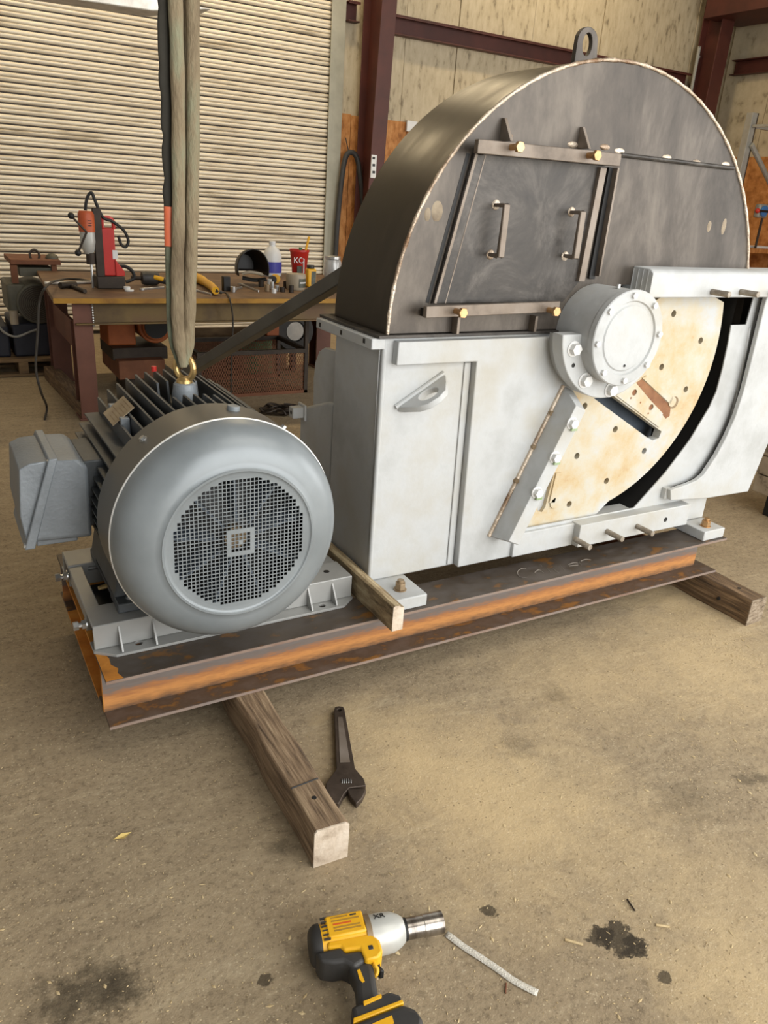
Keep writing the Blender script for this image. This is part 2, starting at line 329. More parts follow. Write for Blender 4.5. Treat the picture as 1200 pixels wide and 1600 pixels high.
        if bevel:
            b = o.modifiers.new('bevel', 'BEVEL'); b.width = bevel; b.segments = segs; b.limit_method = 'ANGLE'; b.angle_limit = math.radians(40)
        if sub:
            b = o.modifiers.new('sub', 'SUBSURF'); b.levels = sub; b.render_levels = sub
        if label: o['label'] = label
        return o
def B(): return MB()
def tag(o, label, cat, group=None, kind=None):
    o['label'] = label; o['category'] = cat
    if group: o['group'] = group
    if kind: o['kind'] = kind
    return o
def struct(o, label, cat): o['kind'] = 'structure'; o['label'] = label; o['category'] = cat; return o
def empty(name, loc, label, cat, group=None, rot=None):
    o = bpy.data.objects.new(name, None); COL.objects.link(o); o.location = loc; o.empty_display_size = .05
    if rot: o.rotation_euler = rot
    return tag(o, label, cat, group)
def circ(cx, cz, r, n=20, a0=0.0): return [(cx + r * math.cos(a0 + 2 * PI * i / n), cz + r * math.sin(a0 + 2 * PI * i / n)) for i in range(n)]
def hexbolt(mb, p, d, r=.011, h=.009, washer=True):
    """hex head at p pointing along d"""
    p = Vector(p); d = Vector(d).normalized()
    if washer: mb.cyl(p, p + d * .003, r * 1.35, n=16); p = p + d * .003
    mb.cyl(p, p + d * h, r, n=6, rot=.3); return mb
def crop_path(pts, n=24):
    """Catmull-Rom resampling"""
    P = [Vector(p) for p in pts]; P = [P[0] * 2 - P[1]] + P + [P[-1] * 2 - P[-2]]; out = []
    for i in range(1, len(P) - 2):
        for k in range(n):
            t = k / n; a, b, c, d = P[i - 1:i + 3]
            out.append(.5 * ((2 * b) + (c - a) * t + (2 * a - 5 * b + 4 * c - d) * t * t + (3 * b - a - 3 * c + d) * t ** 3))
    out.append(P[-2]); return out

# ------------------------------------------------------------------ the building
X0, X1, Y0, Y1, ZC = -3.4, 9.75, -4.6, 6.5, 5.6
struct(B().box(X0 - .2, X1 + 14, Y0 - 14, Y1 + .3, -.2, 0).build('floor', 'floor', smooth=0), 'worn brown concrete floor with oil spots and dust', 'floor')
wb = struct(B().box(X0, X1, Y1 + .06, Y1 + .26, 0, ZC).build('wall_back', 'insul', smooth=0), 'insulated back wall behind the red steel framing', 'wall')
struct(B().box(X0 - .2, X1 + .2, Y0, Y1 + .26, ZC, ZC + .15).build('ceiling', 'ceil', smooth=0), 'pale workshop ceiling high above', 'ceiling')
struct(B().box(X0 - .2, X0, Y0, Y1 + .26, 0, ZC).build('wall_left', 'pale_wall', smooth=0), 'insulated left wall outside the view', 'wall')
wr = struct(B().box(X1, X1 + .2, -.2, Y1 + .26, 0, ZC).box(X1, X1 + .2, Y0, -4.4, 0, ZC).box(X1, X1 + .2, -4.4, -.2, 4.3, ZC).build('wall_right', 'insul', smooth=0), 'insulated right wall with grey-tan lining beyond the machine', 'wall')
struct(B().box(X0, -.5, Y0 - .2, Y0, 0, ZC).box(6.6, X1, Y0 - .2, Y0, 0, ZC).box(-.5, 6.6, Y0 - .2, Y0, 4.8, ZC).build('wall_front', 'ceil', smooth=0), 'front wall with an open bay door behind the camera', 'wall')
# lining sheets of the insulated walls: separate sheets with seams
sx = [3.86, 4.62, 5.30, 6.35, 7.42, 8.35, 9.06, 9.74]
for i in range(len(sx) - 1):
    B().box(sx[i] + .004, sx[i + 1] - .004, Y1 + .03 + .008 * (i % 2), Y1 + .058, 2.27, ZC - .02).build('lining_sheet', 'insul', wb, bevel=.003)
sy = [6.45, 5.7, 4.75, 3.8, 2.8, 1.8, .9, 0]
for i in range(len(sy) - 1):
    B().box(X1 - .03 - .006 * (i % 2), X1 - .001, sy[i + 1] + .004, sy[i] - .004, 2.3, ZC - .02).build('lining_sheet', 'insul', wr, bevel=.003)
# oriented strand board along the lower wall
for a, b_, zt in ((3.86, 3.99, 2.28), (3.995, 4.70, 2.27), (4.705, 5.92, 2.25), (5.925, 7.14, 2.26), (7.145, 8.36, 2.26), (8.365, 9.58, 2.26)):
    B().box(a, b_, Y1 + .02, Y1 + .055, 0.02, zt).build('strand_board', 'osb', wb, bevel=.002)
for i in range(5):
    B().box(X1 - .06, X1 - .03, 5.1 - 1.22 * i + .004 - .0, 6.32 - 1.22 * i - .004, .02, 2.30).build('strand_board', 'osb', wr, bevel=.002)

# roll-up door of interlocking slats, each slat its own piece
dr = struct(B().box(X0 + .02, 3.74, Y1 + .03, Y1 + .05, 0, 4.7).build('door_1', 'dark_iron', smooth=0), 'closed roll-up steel door of ribbed pale slats', 'door')
pitch = .0835
prof = []
for k in range(17):
    t = k / 16.0
    h = (.002, .014, .020, .023, .024, .023, .020, .012, .004, .012, .020, .023, .024, .023, .020, .014, .002)[k]
    prof.append((-h, (.0, .05, .12, .2, .27, .34, .41, .455, .48, .505, .55, .62, .7, .78, .86, .95, 1.0)[k] * (pitch - .009)))
    if k in (0, 16): prof[-1] = (.006, prof[-1][1])
proto = None
for i in range(54):
    z0 = .03 + i * pitch
    if proto is None:
        mb = B(); n = len(prof); vs = []
        for x in (X0 + .05, 3.735): vs += [(x, Y1 + .03 + d, z0 + z) for d, z in prof]
        mb.add(vs, [(j, j + 1, n + j + 1, n + j) for j in range(n - 1)] + [tuple(range(n)), tuple(range(2 * n - 1, n - 1, -1))])
        proto = mb.build('door_slat', 'slat', dr, smooth=50)
    else:
        c = proto.copy(); COL.objects.link(c); c.location = (0, 0, i * pitch); c.parent = dr
tr = struct(B().box(3.74, 3.86, Y1 - .03, Y1 + .06, 0, 4.7).box(3.70, 3.745, Y1 - .03, Y1 - .015, 0, 4.7).build('trim_1', 'jamb', bevel=.004), 'pale green-grey door track beside the roll-up door', 'door track')

# red steel frame
colm = empty('steel_column', (4.15, 6.2, 0), 'dark red steel wall column beside the roll-up door', 'column')
# tapered I-section: deeper towards the roof
def tcol(root, x0, x1, yb, yf0, yf1, h):
    t = .014
    B().box(x0, x1, yb - t, yb, 0, h).build('flange', 'red_oxide', root, bevel=.002)
    B().hexa([(x0, yf0, 0), (x1, yf0, 0), (x1, yf0 + t, 0), (x0, yf0 + t, 0)], [(x0, yf1, h), (x1, yf1, h), (x1, yf1 + t, h), (x0, yf1 + t, h)]).build('flange', 'red_oxide', root, bevel=.002)
    xm = (x0 + x1) / 2
    B().hexa([(xm - .006, yf0 + t, 0), (xm + .006, yf0 + t, 0), (xm + .006, yb - t, 0), (xm - .006, yb - t, 0)], [(xm - .006, yf1 + t, h), (xm + .006, yf1 + t, h), (xm + .006, yb - t, h), (xm - .006, yb - t, h)]).build('web', 'red_oxide', root)
    B().box(x0 - .05, x1 + .05, yf0 - .05, yb, 0.001, .02).build('base_plate', 'red_oxide', root)
tcol(colm, 4.03, 4.20, 6.42, 6.18, 5.92, ZC - .02)
c2 = empty('steel_column', (9.2, 6.2, 0), 'dark red steel corner column seen right of the hood', 'column')
tcol(c2, 9.05, 9.28, 6.44, 6.16, 6.10, ZC - .02)
def girt(name, x0, x1, y, z, label, along='x'):
    g = B()
    if along == 'x': g.box(x0, x1, y - .10, y, z, z + .012).box(x0, x1, y - .012, y, z + .012, z + .17).box(x0, x1, y - .10, y, z + .17, z + .182).box(x0, x1, y - .10, y - .088, z + .155, z + .17)
    else: g.box(y - .10, y, x0, x1, z, z + .012).box(y - .012, y, x0, x1, z + .012, z + .17).box(y - .10, y, x0, x1, z + .17, z + .182)
    return tag(g.build(name, 'red_oxide', None, bevel=.002), label, 'beam')
girt('wall_girt', 3.87, 4.0, 6.525, 3.12, 'short red wall beam between door track and column')
girt('wall_girt', 4.23, 9.02, 6.525, 3.08, 'long red wall beam running above the machine hood')
girt('wall_girt', 2.2, 6.3, 9.70, 3.30, 'red wall beam on the right-hand wall', 'y')
tag(B().box(8.9, 9.6, 5.2, 6.3, 3.86, 4.25).build('roof_beam', 'red_oxide', None, bevel=.004), 'red roof beam above the corner column', 'beam')
P = [at(1077, 190, 'y', 6.38), at(1086, 110, 'y', 6.38), at(1089, 94, 'y', 6.38), at(1092, 88, 'y', 6.38)]
P = [Vector((p.x, p.y, p.z)) for p in P]; P[0].z = .0; P[0].x = P[1].x
tag(B().tube(crop_path(P, 6), .022, 8).build('conduit_pipe', 'rack_grey', None), 'grey conduit pipe bending beside the corner column', 'pipe')

struct(B().box(1.05, 5.75, -3.75, -1.05, 5.52, 5.60).build('added_roof_panel', 'lamp', smooth=0), 'added translucent roof panel out of view above the floor', 'added roof panel')  # added panel above the overhead area light, not seen
# added ceiling lamps (out of view) that brighten the roll-up door
k = 0
for (lx, ly) in ((0.6, 5.4), (3.4, 5.4), (6.6, 5.4)):
    r = empty('added_ceiling_lamp', (lx, ly, 5.2), ('added linear ceiling lamp above the old machine', 'added linear ceiling lamp above the work table', 'added linear ceiling lamp above the storage rack side')[k], 'lamp', 'added ceiling lamps out of view'); k += 1
    B().box(lx - .65, lx + .65, ly - .12, ly + .12, 5.2, 5.28).build('housing', 'lamp', r, bevel=.01)
    B().cyl((lx - .4, ly, 5.28), (lx - .4, ly, ZC), .01, n=8).cyl((lx + .4, ly, 5.28), (lx + .4, ly, ZC), .01, n=8).build('hanger', 'rack_grey', r)
    area('added_lamp_light', (lx, ly, 5.19), (0, 0, 0), 1.2, .2, 38, (1.0, .8, .5))

# ------------------------------------------------------------------ skid frame
ZT, ZB, LX, WY = .2678, .1124, 2.501, .83
sk = empty('skid_frame', (0, 0, ZB), 'rusty steel H-beam skid carrying motor and chipper', 'steel frame')
def hbeam_x(x0, x1, y0, y1):
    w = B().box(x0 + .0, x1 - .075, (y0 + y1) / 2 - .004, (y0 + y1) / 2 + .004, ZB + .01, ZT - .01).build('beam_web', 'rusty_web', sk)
    B().box(x0, x1, y0, y1, ZT - .010, ZT).build('top_flange', 'flange_scale', w, bevel=.002)
    B().box(x0, x1 - .02, y0, y1, ZB, ZB + .010).build('bottom_flange', 'flange_low', w, bevel=.002)
    B().box(x0, x1, y0 - .0008, y0, ZT - .009, ZT - .0005).build('flange_edge', 'edge_scale', w); B().box(x0, x1 - .02, y0 - .0008, y0, ZB + .0005, ZB + .0092).build('flange_edge', 'edge_scale', w)
    return w
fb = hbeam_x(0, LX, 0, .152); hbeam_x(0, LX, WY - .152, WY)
w = B().box(.072, .080, .152, WY - .152, ZB + .01, ZT - .01).build('beam_web', 'rust_yellow', sk)
B().box(0, .152, .152, WY - .152, ZT - .010, ZT).build('top_flange', 'rust_yellow', w)
B().box(0, .152, .152, WY - .152, ZB, ZB + .010).build('bottom_flange', 'rust_yellow', w)
for xx in (.8, 2.2):
    B().box(xx, xx + .008, .152, WY - .152, ZB + .01, ZT - .012).build('cross_member', 'rust_brown', sk)
B().prism([(.0005, .002), (.045, .002), (.036, .03), (.042, .05), (.028, .075), (.030, .11), (.018, .15), (.0005, .15)], ZT, ZT + .0006, 'xy').build('paint_patch', 'rust_yellow', sk)
B().box(-.0006, .0, .070, .084, ZB + .01, ZT - .01).build('paint_patch', 'rust_yellow', sk)
# chalk handwriting on the flange: strokes where they stand
def chalk(pts):
    Q = [at(790 + x / 7.5, 860 + y / 7.5, 'z', ZT + .0012) for x, y in pts]; return B().tube(crop_path(Q, 6), .0012, 5, .4)
ck = None
for st in ([(240, 215), (200, 210), (150, 235), (140, 270), (160, 305), (200, 322), (260, 312)], [(330, 245), (362, 278)], [(340, 262), (375, 232), (410, 236), (445, 265)], [(402, 165), (425, 182)], [(490, 215), (525, 250)], [(550, 208), (620, 265)], [(632, 170), (692, 232)], [(735, 165), (800, 145), (850, 150)], [(745, 182), (850, 172)], [(855, 130), (885, 175)], [(880, 125), (940, 105), (1000, 112)]):
    chalk(st).build('chalk_stroke', 'chalk', sk, smooth=60)

# ------------------------------------------------------------------ timbers and board
def timber(name, pts, h, z0, m, label, endm):
    """pts: four floor corners (near-left, near-right, far-right, far-left)"""
    nl, nr, fr, fl = [Vector(p) for p in pts]; r = empty(name, ((nl + nr) / 2).to_tuple(), label, 'timber')
    n = 14; vs = []; ch = .006
    for i in range(n + 1):
        t = i / n; a = nl.lerp(fl, t); b = nr.lerp(fr, t); x = (b - a).normalized(); wv = .003 * math.sin(i * 1.9) + random.uniform(-.002, .002)
        for (s, z) in ((0, ch), (0, h - ch * 1.3), (ch, h), (-ch - .004, h + wv * .4), (-1e-9, h - ch * 1.5), (-1e-9, ch)):
            base = a if s >= 0 else b
            if s == 0: base = a
            vs.append(base + x * (s + (wv if s >= 0 else -wv)) + Vector((0, 0, z0 + z - (ch if z == ch else 0))))
    fs = [(i * 6 + k, i * 6 + (k + 1) % 6, (i + 1) * 6 + (k + 1) % 6, (i + 1) * 6 + k) for i in range(n) for k in range(6)] + [tuple(range(6)), tuple(range(n * 6 + 5, n * 6 - 1, -1))]
    B().add(vs, fs).build('beam_body', m, r, bevel=.003, smooth=40)
    e = B(); d = (nl - fl).normalized(); q = [v + d * .0012 for v in vs[:6]]; e.add(q + [v - d * .003 for v in vs[:6]], [tuple(range(6))] + [(k, (k + 1) % 6, 6 + (k + 1) % 6, 6 + k) for k in range(6)])
    e.build('end_grain', endm, r, smooth=0)
    return r
t1 = timber('support_timber', [(.3465, -.567, 0), (.4345, -.572, 0), (.462, .90, 0), (.368, .90, 0)], ZB - .0004, 0, 'timber', 'weathered square timber under the skid pointing at the camera', 'timber_end')
pp = at(491, 1246, 'z', ZB + .001); B().cyl((pp.x, pp.y, ZB - .02), (pp.x, pp.y, ZB + .0012), .006, n=12).build('bolt_hole', 'black', t1)
q0, q1 = at(455, 1232, 'z', ZB), at(497, 1216, 'z', ZB); B().tube([q0, q1], .0022, 6).build('saw_cut', 'black', t1)
t2 = timber('support_timber', [(2.399, -.241, 0), (2.497, -.237, 0), (2.49, .90, 0), (2.385, .90, 0)], ZB - .0004, 0, 'timber_dark', 'dark brown timber under the right end of the skid', 'timber_end_dark')
pp = at(1123, 935, 'x', 2.396); B().cyl((pp.x - .006, pp.y, pp.z), (pp.x + .01, pp.y, pp.z), .007, n=12).build('bolt_hole', 'black', t2)
pp = at(1155, 919, 'z', ZB); B().cyl((pp.x, pp.y, ZB - .02), (pp.x, pp.y, ZB + .001), .007, n=12).build('bolt_hole', 'black', t2)
bd = empty('wooden_board', (.84, .2, ZT), 'weathered pale board on edge between motor base and white box', 'board')
nb = 12; vs = []
for i in range(nb + 1):
    y = -.083 + (.62 + .083) * i / nb; wv = random.uniform(-.0015, .0015); xo = .8235 if i > 0 else .8235
    vs += [(xo + wv, y, ZT + .0005), (xo + wv, y, ZT + .083), (xo + .006, y, ZT + .088), (xo + .020, y, ZT + .086), (xo + .030, y, ZT + .079), (xo + .038 + wv, y, ZT + .078), (xo + .038 - wv, y, ZT + .0005)]
B().add(vs, [(i * 7 + k, i * 7 + (k + 1) % 7, (i + 1) * 7 + (k + 1) % 7, (i + 1) * 7 + k) for i in range(nb) for k in range(7)] + [tuple(range(7)), tuple(range(nb * 7 + 6, nb * 7 - 1, -1))]).build('plank', 'board', bd, smooth=20)
B().prism([(a, b) for a, b in [(.8235, ZT + .001), (.8235, ZT + .083), (.83, ZT + .088), (.8435, ZT + .086), (.8535, ZT + .079), (.8615, ZT + .078), (.8615, ZT + .001)]], -.0842, -.083).build('end_grain', 'timber_end', bd, smooth=0)

# ------------------------------------------------------------------ motor base (slide rails)
ZR = .352
mbz = empty('motor_base', (.4, .4, ZT), 'grey steel slide base bolted under the electric motor', 'motor base')
def rail(y0, y1, flange_front):
    g = B().box(0, .805, y0, y1, ZR - .008, ZR).box(0, .805, y0, y0 + .007, ZT + .009, ZR - .008).box(0, .805, y1 - .007, y1, ZT + .009, ZR - .008)
    r = g.build('rail', 'base_grey', mbz, bevel=.003)
    if flange_front: f = B().prism([(-.003, y0 - .004), (.05, y0 - .045), (.757, y0 - .045), (.808, y0 - .004), (.808, y0 + .05), (-.003, y0 + .05)], ZT + .0005, ZT + .009, 'xy', [circ(at(217, 1009, 'z', ZT).x, at(217, 1009, 'z', ZT).y, .011, 14), circ(at(503, 950, 'z', ZT).x, at(503, 950, 'z', ZT).y, .011, 14)])
    else: f = B().box(0, .805, y1 - .01, y1 + .045, ZT + .0005, ZT + .009)
    f.build('rail_flange', 'base_grey', mbz, bevel=.001)
    for gx in (at(187, 1000, 'y', y0).x, at(240, 990, 'y', y0).x, at(481, 935, 'y', y0).x, at(519, 925, 'y', y0).x):
        if flange_front: B().prism([(y0, ZT + .009), (y0 - .04, ZT + .009), (y0 - .036, ZT + .018), (y0, ZR - .012)], gx - .003, gx + .003, 'yz').build('gusset', 'base_grey', mbz, bevel=.001)
    return r
rail(.150, .268, True); rail(.552, .668, False)
B().box(.001, .042, .268, .552, ZR - .05, ZR - .006).build('end_bar', 'base_grey', mbz, bevel=.003)
B().box(.042, .745, .268, .552, ZT + .001, ZT + .004).build('pocket_dark', 'black', mbz)  # black sheet that darkens the open pocket between the rails
B().box(.745, .804, .268, .552, ZR - .05, ZR - .006).build('end_bar', 'base_grey', mbz, bevel=.003)
for yy in (.225, .545):
    g = B(); g.cyl((-.026, yy, ZR - .03), (.0, yy, ZR - .03), .008, n=10); hexbolt(g, (-.004, yy, ZR - .03), (-1, 0, 0), .014, .01); g.cyl((-.026, yy, ZR - .03), (-.04, yy, ZR - .03), .013, n=6)
    g.build('adjusting_bolt', 'zinc', mbz)
B().cyl((.06, .545 + .012, ZR - .02), (.2, .557, ZR - .02), .009, n=10).build('threaded_rod', 'zinc', mbz)
B().prism(circ(at(510, 893, 'z', ZR).x, at(510, 893, 'z', ZR).y, .010, 14), ZR, ZR + .0006, 'xy').build('slot', 'black', mbz)

# ------------------------------------------------------------------ electric motor
MX, MZ = .338, .655
mo = empty('electric_motor', (MX, .37, ZR), 'grey finned electric motor with round perforated fan cover', 'electric motor')
cov = B().lathe([(.303, .150), (.303, .004)], (MX, 0, MZ), n=96)
cov.lathe([(.299, .149), (.299, .004)], (MX, 0, MZ), n=96)
cov.lathe([(.299, .15), (.303, .15)], (MX, 0, MZ), n=96)
fc = cov.build('fan_cover_band', 'motor_band', mo, smooth=60)
B().lathe([(.303, .003), (.3048, .002), (.3048, -.001), (.302, -.003)], (MX, 0, MZ), n=96).build('cover_rim', 'rim_highlight', fc, smooth=30)  # pale ring puts the highlight along the cover seam into the colour
ringr = .196
B().lathe([(.302, -.003), (.300, -.016), (.2955, -.034), (.287, -.053), (.274, -.070), (.257, -.084), (.238, -.093), (.218, -.098), (.204, -.0995), (.2015, -.103), (.196, -.103), (.1935, -.0995), (.188, -.0990), (.180, -.0985)], (MX, 0, MZ), n=96).build('fan_cover_dome', 'motor_grey', fc, smooth=50)
# perforated grille: square holes punched in the flat front
g = B(); p = .0104; hw = .0042; N2 = 19
for i in range(-N2, N2 + 1):
    for j in range(-N2, N2 + 1):
        cx, cz = MX + i * p, MZ + .004 + j * p; rr = math.hypot(i, j) * p; q = p / 2
        if rr > .194: continue
        m_ = max(abs(i), abs(j)); hole = rr < .1745 and not (m_ == 3 or (m_ == 4 and min(abs(i), abs(j)) < 0)) and not (i == 0 and j == 0)
        if m_ in (1, 2) and abs(i) + abs(j) > 0: hole = True
        y = -.0985
        if not hole: g.add([(cx - q, y, cz - q), (cx + q, y, cz - q), (cx + q, y, cz + q), (cx - q, y, cz + q)], [(0, 1, 2, 3)])
        else:
            o = [(cx - q, y, cz - q), (cx + q, y, cz - q), (cx + q, y, cz + q), (cx - q, y, cz + q)]
            n_ = [(cx - hw, y, cz - hw), (cx + hw, y, cz - hw), (cx + hw, y, cz + hw), (cx - hw, y, cz + hw)]
            bk = [(a, y + .003, c) for a, b_, c in n_]
            g.add(o + n_ + bk, [(k, (k + 1) % 4, 4 + (k + 1) % 4, 4 + k) for k in range(4)] + [(4 + k, 4 + (k + 1) % 4, 8 + (k + 1) % 4, 8 + k) for k in range(4)])
g.build('grille', 'motor_grey', fc, smooth=0)
# fan behind the grille
fan = B().lathe([(.03, -.03), (.06, -.02), (.19, .03), (.2, .06)], (MX, 0, MZ), n=40).build('cooling_fan', 'dark_inner', mo)
for k in range(9):
    a = 2 * PI * k / 9 + .2; c_, s_ = math.cos(a), math.sin(a)
    vs = []
    for (rr, yy) in ((.05, -.072), (.21, -.062), (.215, .05), (.06, -.012)):
        for t in (-.003, .003): vs.append((MX + c_ * rr - s_ * t, yy, MZ + s_ * rr + c_ * t))
    B().add(vs, [(0, 2, 4, 6), (7, 5, 3, 1), (0, 1, 3, 2), (2, 3, 5, 4), (4, 5, 7, 6), (6, 7, 1, 0)]).build('fan_blade', 'fan_blue', fan, smooth=0)
B().cyl((MX, -.06, MZ), (MX, .0, MZ), .030, n=20).build('fan_hub', 'old_nut', fan)
B().lathe([(.0, .13), (.298, .13)], (MX, 0, MZ), n=48).build('end_shield', 'dark_inner', mo)
# body and fins
B().lathe([(.05, .15), (.236, .152), (.238, .60), (.21, .64), (.16, .675), (.07, .69), (.045, .69), (.045, .74), (0, .74)], (MX, 0, MZ), n=64).build('stator_body', 'motor_fin', mo)
B().cyl((MX, .74, MZ), (MX, .82, MZ), .042, n=24).build('shaft', 'zinc', mo)
RF = .297
dx = -.198
k = 0
while dx < .2:
    zt = MZ + math.sqrt(RF ** 2 - dx ** 2); zb = MZ + math.sqrt(max(0.0, .236 ** 2 - dx ** 2)) - .004
    g = B()
    def fin(y0, y1, ramp0=False, ramp1=False):
        g.prism([(y0, zb), (y1, zb), (y1 if not ramp1 else y1 - .02, zt), (y0 if not ramp0 else y0 + .02, zt)], MX + dx - .0032, MX + dx + .0032, 'yz')
    if abs(dx) < .06: fin(.158, .300, False, True); g.build('cooling_fin', 'motor_fin', mo, smooth=0); g = B(); fin(.43, .600, True, False)
    else: fin(.158, .60)
    g.build('cooling_fin', 'motor_fin', mo, smooth=0)
    dx += .0285
for side in (-1, 1):
    dz = -.17
    while dz < .19:
        xo = math.sqrt(RF ** 2 - dz ** 2); xi = math.sqrt(.236 ** 2 - dz ** 2) - .004
        B().box(*(sorted((MX + side * xi, MX + side * xo))), .158, .60, MZ + dz - .0032, MZ + dz + .0032).build('cooling_fin', 'motor_fin', mo, smooth=0)
        dz += .0285
# nameplate standing on the fins
c0 = [at(180, 632, 'y', .44), at(196, 654, 'y', .30)]
ang = math.radians(128); nx, nz = math.cos(ang), math.sin(ang); tx, tz = -nz, nx
ctr = Vector((MX + nx * .303, 0, MZ + nz * .303)); vs = []
for (s, yy) in ((-.038, .305), (.038, .305), (.038, .435), (-.038, .435)):
    for o_ in (0, .002): vs.append((ctr.x + tx * s + nx * o_, yy, ctr.z + tz * s + nz * o_))
npl = B().add(vs, [(0, 2, 4, 6), (1, 7, 5, 3), (0, 1, 3, 2), (2, 3, 5, 4), (4, 5, 7, 6), (6, 7, 1, 0)]).build('nameplate', 'nameplate', mo, smooth=0, label='brass-coloured rating plate')
for i in range(6):
    s = -.03 + i * .011; vs = []
    for (ds, yy) in ((0, .318), (.0025, .318), (.0025, .42 - .02 * (i % 3)), (0, .42 - .02 * (i % 3))): vs.append((ctr.x + tx * (s + ds) + nx * .0026, yy, ctr.z + tz * (s + ds) + nz * .0026))
    B().add(vs, [(0, 1, 2, 3)]).build('stamped_line', 'old_nut', npl, smooth=0)
for yy in (.30, .445):
    B().box(ctr.x - .012, ctr.x + .012, yy - .012, yy + .012, ctr.z - .05, ctr.z - .0).build('plate_bracket', 'cast_grey', mo, bevel=.002)
B().cyl((MX - .03, .59, MZ + .294), (MX - .03, .59, MZ + .31), .008, n=10).build('red_plug', 'red', mo)
# lifting boss + gold eye
B().lathe([(.036, .205), (.037, .27), (.031, .306), (.027, .310)], (MX, .365, MZ), axis='z', n=24).lathe([(0, .310), (.027, .310)], (MX, .365, MZ), axis='z', n=24).build('lifting_boss', 'cast_grey', mo)
le = B().lathe([(.0, .326), (.015, .326), (.022, .318), (.023, .308)], (MX, .365, MZ), axis='z', n=20).build('lifting_eye', 'eye_gold', mo)
ep = [(MX + .006 * math.sin(a) * 0 + math.cos(a) * .019 + .002, .365 + math.cos(a) * -.022, MZ + .352 + math.sin(a) * .034) for a in [2 * PI * i / 28 for i in range(29)]]
B().tube(ep, .0095, 10, caps=False).build('eye_ring', 'eye_gold', le, smooth=80)
# bolts on the cover band
for (a, yy) in ((math.radians(128), .09), (math.radians(52), .08), (math.radians(20), .05)):
    d = Vector((math.cos(a), 0, math.sin(a))); pnt = Vector((MX, yy, MZ)) + d * .302
    hexbolt(B(), pnt, d, .008, .006).build('cover_bolt', 'zinc', mo)
pnt = at(372, 647, 'y', .085); B().cyl((MX + .045, .08, MZ + .298), (MX + .0465, .08, MZ + .312), .017, n=20).build('cover_plug', 'motor_grey', mo, bevel=.002)
# feet
for sx_ in (-1, 1):
    xa, xb = MX + sx_ * .260, MX + sx_ * .13
    f = B(); x0, x1 = min(xa, xb), max(xa, xb)
    f.box(x0, x1, .192, .30, ZR + .0005, ZR + .03).box(x0, x1, .50, .60, ZR + .0005, ZR + .03).box(x0, x1, .30, .50, ZR + .010, ZR + .03)
    f.build('foot', 'motor_fin', mo, bevel=.004)
    wv = [(xa, .235, ZR + .03), (xa, .58, ZR + .03), (xb, .58, ZR + .03), (xb, .235, ZR + .03)]
    tp = [(MX + sx_ * .225, .235, MZ - .09), (MX + sx_ * .225, .58, MZ - .09), (MX + sx_ * .14, .58, MZ - .12), (MX + sx_ * .14, .235, MZ - .12)]
    B().hexa(wv, tp).build('foot_web', 'motor_fin', mo, bevel=.004)
    g = B(); hexbolt(g, (MX + sx_ * .215, .222, ZR + .03), (0, 0, 1), .012, .01); g.build('foot_bolt', 'zinc', mo)
B().cyl((MX - .262, .34, ZR + .018), (MX - .285, .335, ZR + .018), .008, .006, n=10).build('grease_fitting', 'eye_gold', mo)

# conduit box on the left of the motor
tb = empty('tmp', (0, 0, 0), '', '')
bpy.data.objects.remove(tb)
Yf, Yk = .25, .50
def boxpoly(y):  return None
body = B()
xr, xl = .035, -.045
# body: right of the slanted seam; lid: left of it (profile in x,z)
bodyp = [(.036, .575), (.040, .78), (.018, .803), (-.040, .806), (-.118, .583)]
lidp = [(-.052, .806), (-.10, .803), (-.127, .79), (-.138, .66), (-.132, .60), (-.126, .583)]
ob = B().prism(bodyp, Yf, Yk).build('terminal_box', 'cast_grey', mo, bevel=.010, segs=3)
B().prism(lidp, Yf + .004, Yk - .004).build('box_lid', 'cast_grey', ob, bevel=.012, segs=3)
B().prism([(-.034, .815), (-.056, .815), (-.138, .570), (-.112, .570)], Yf - .012, Yk + .012).build('box_flange', 'cast_grey', ob, bevel=.003)
B().box(-.104, .0, Yf + .02, Yk - .02, .562, .58).build('box_bottom_lip', 'cast_grey', ob, bevel=.003)
B().box(.03, .11, Yf + .02, Yk - .02, .60, .79).build('box_neck', 'motor_fin', mo, bevel=.004)
g = B(); hexbolt(g, (-.053, Yf - .004, .806), (-.3, 0, 1), .007, .006, False); hexbolt(g, (-.133, Yf - .004, .579), (-1, 0, .3), .007, .006, False); g.build('lid_screw', 'zinc', ob)

# ------------------------------------------------------------------ wood chipper
BX0, BX1, BZ0, BZ1, YF, YP, YB = .872, 2.49, .311, 1.116, .16, .13, .475
ch = empty('wood_chipper', (1.68, .3, ZT), 'white disc wood chipper with bare dark steel arched hood', 'wood chipper')
bx = B().box(BX0, 1.66, YF, YF + .02, BZ0, BZ1).box(BX0, BX0 + .012, YF + .02, YB, BZ0, BZ1).box(BX0 + .012, BX1 - .012, YB - .012, YB, BZ0, BZ1).box(BX1 - .012, BX1, YF, YB, BZ0, BZ1 - .1).box(BX0 + .012, BX1 - .012, YF + .02, YB - .012, BZ0, BZ0 + .012).build('base_box', 'white_paint', ch, bevel=.006)
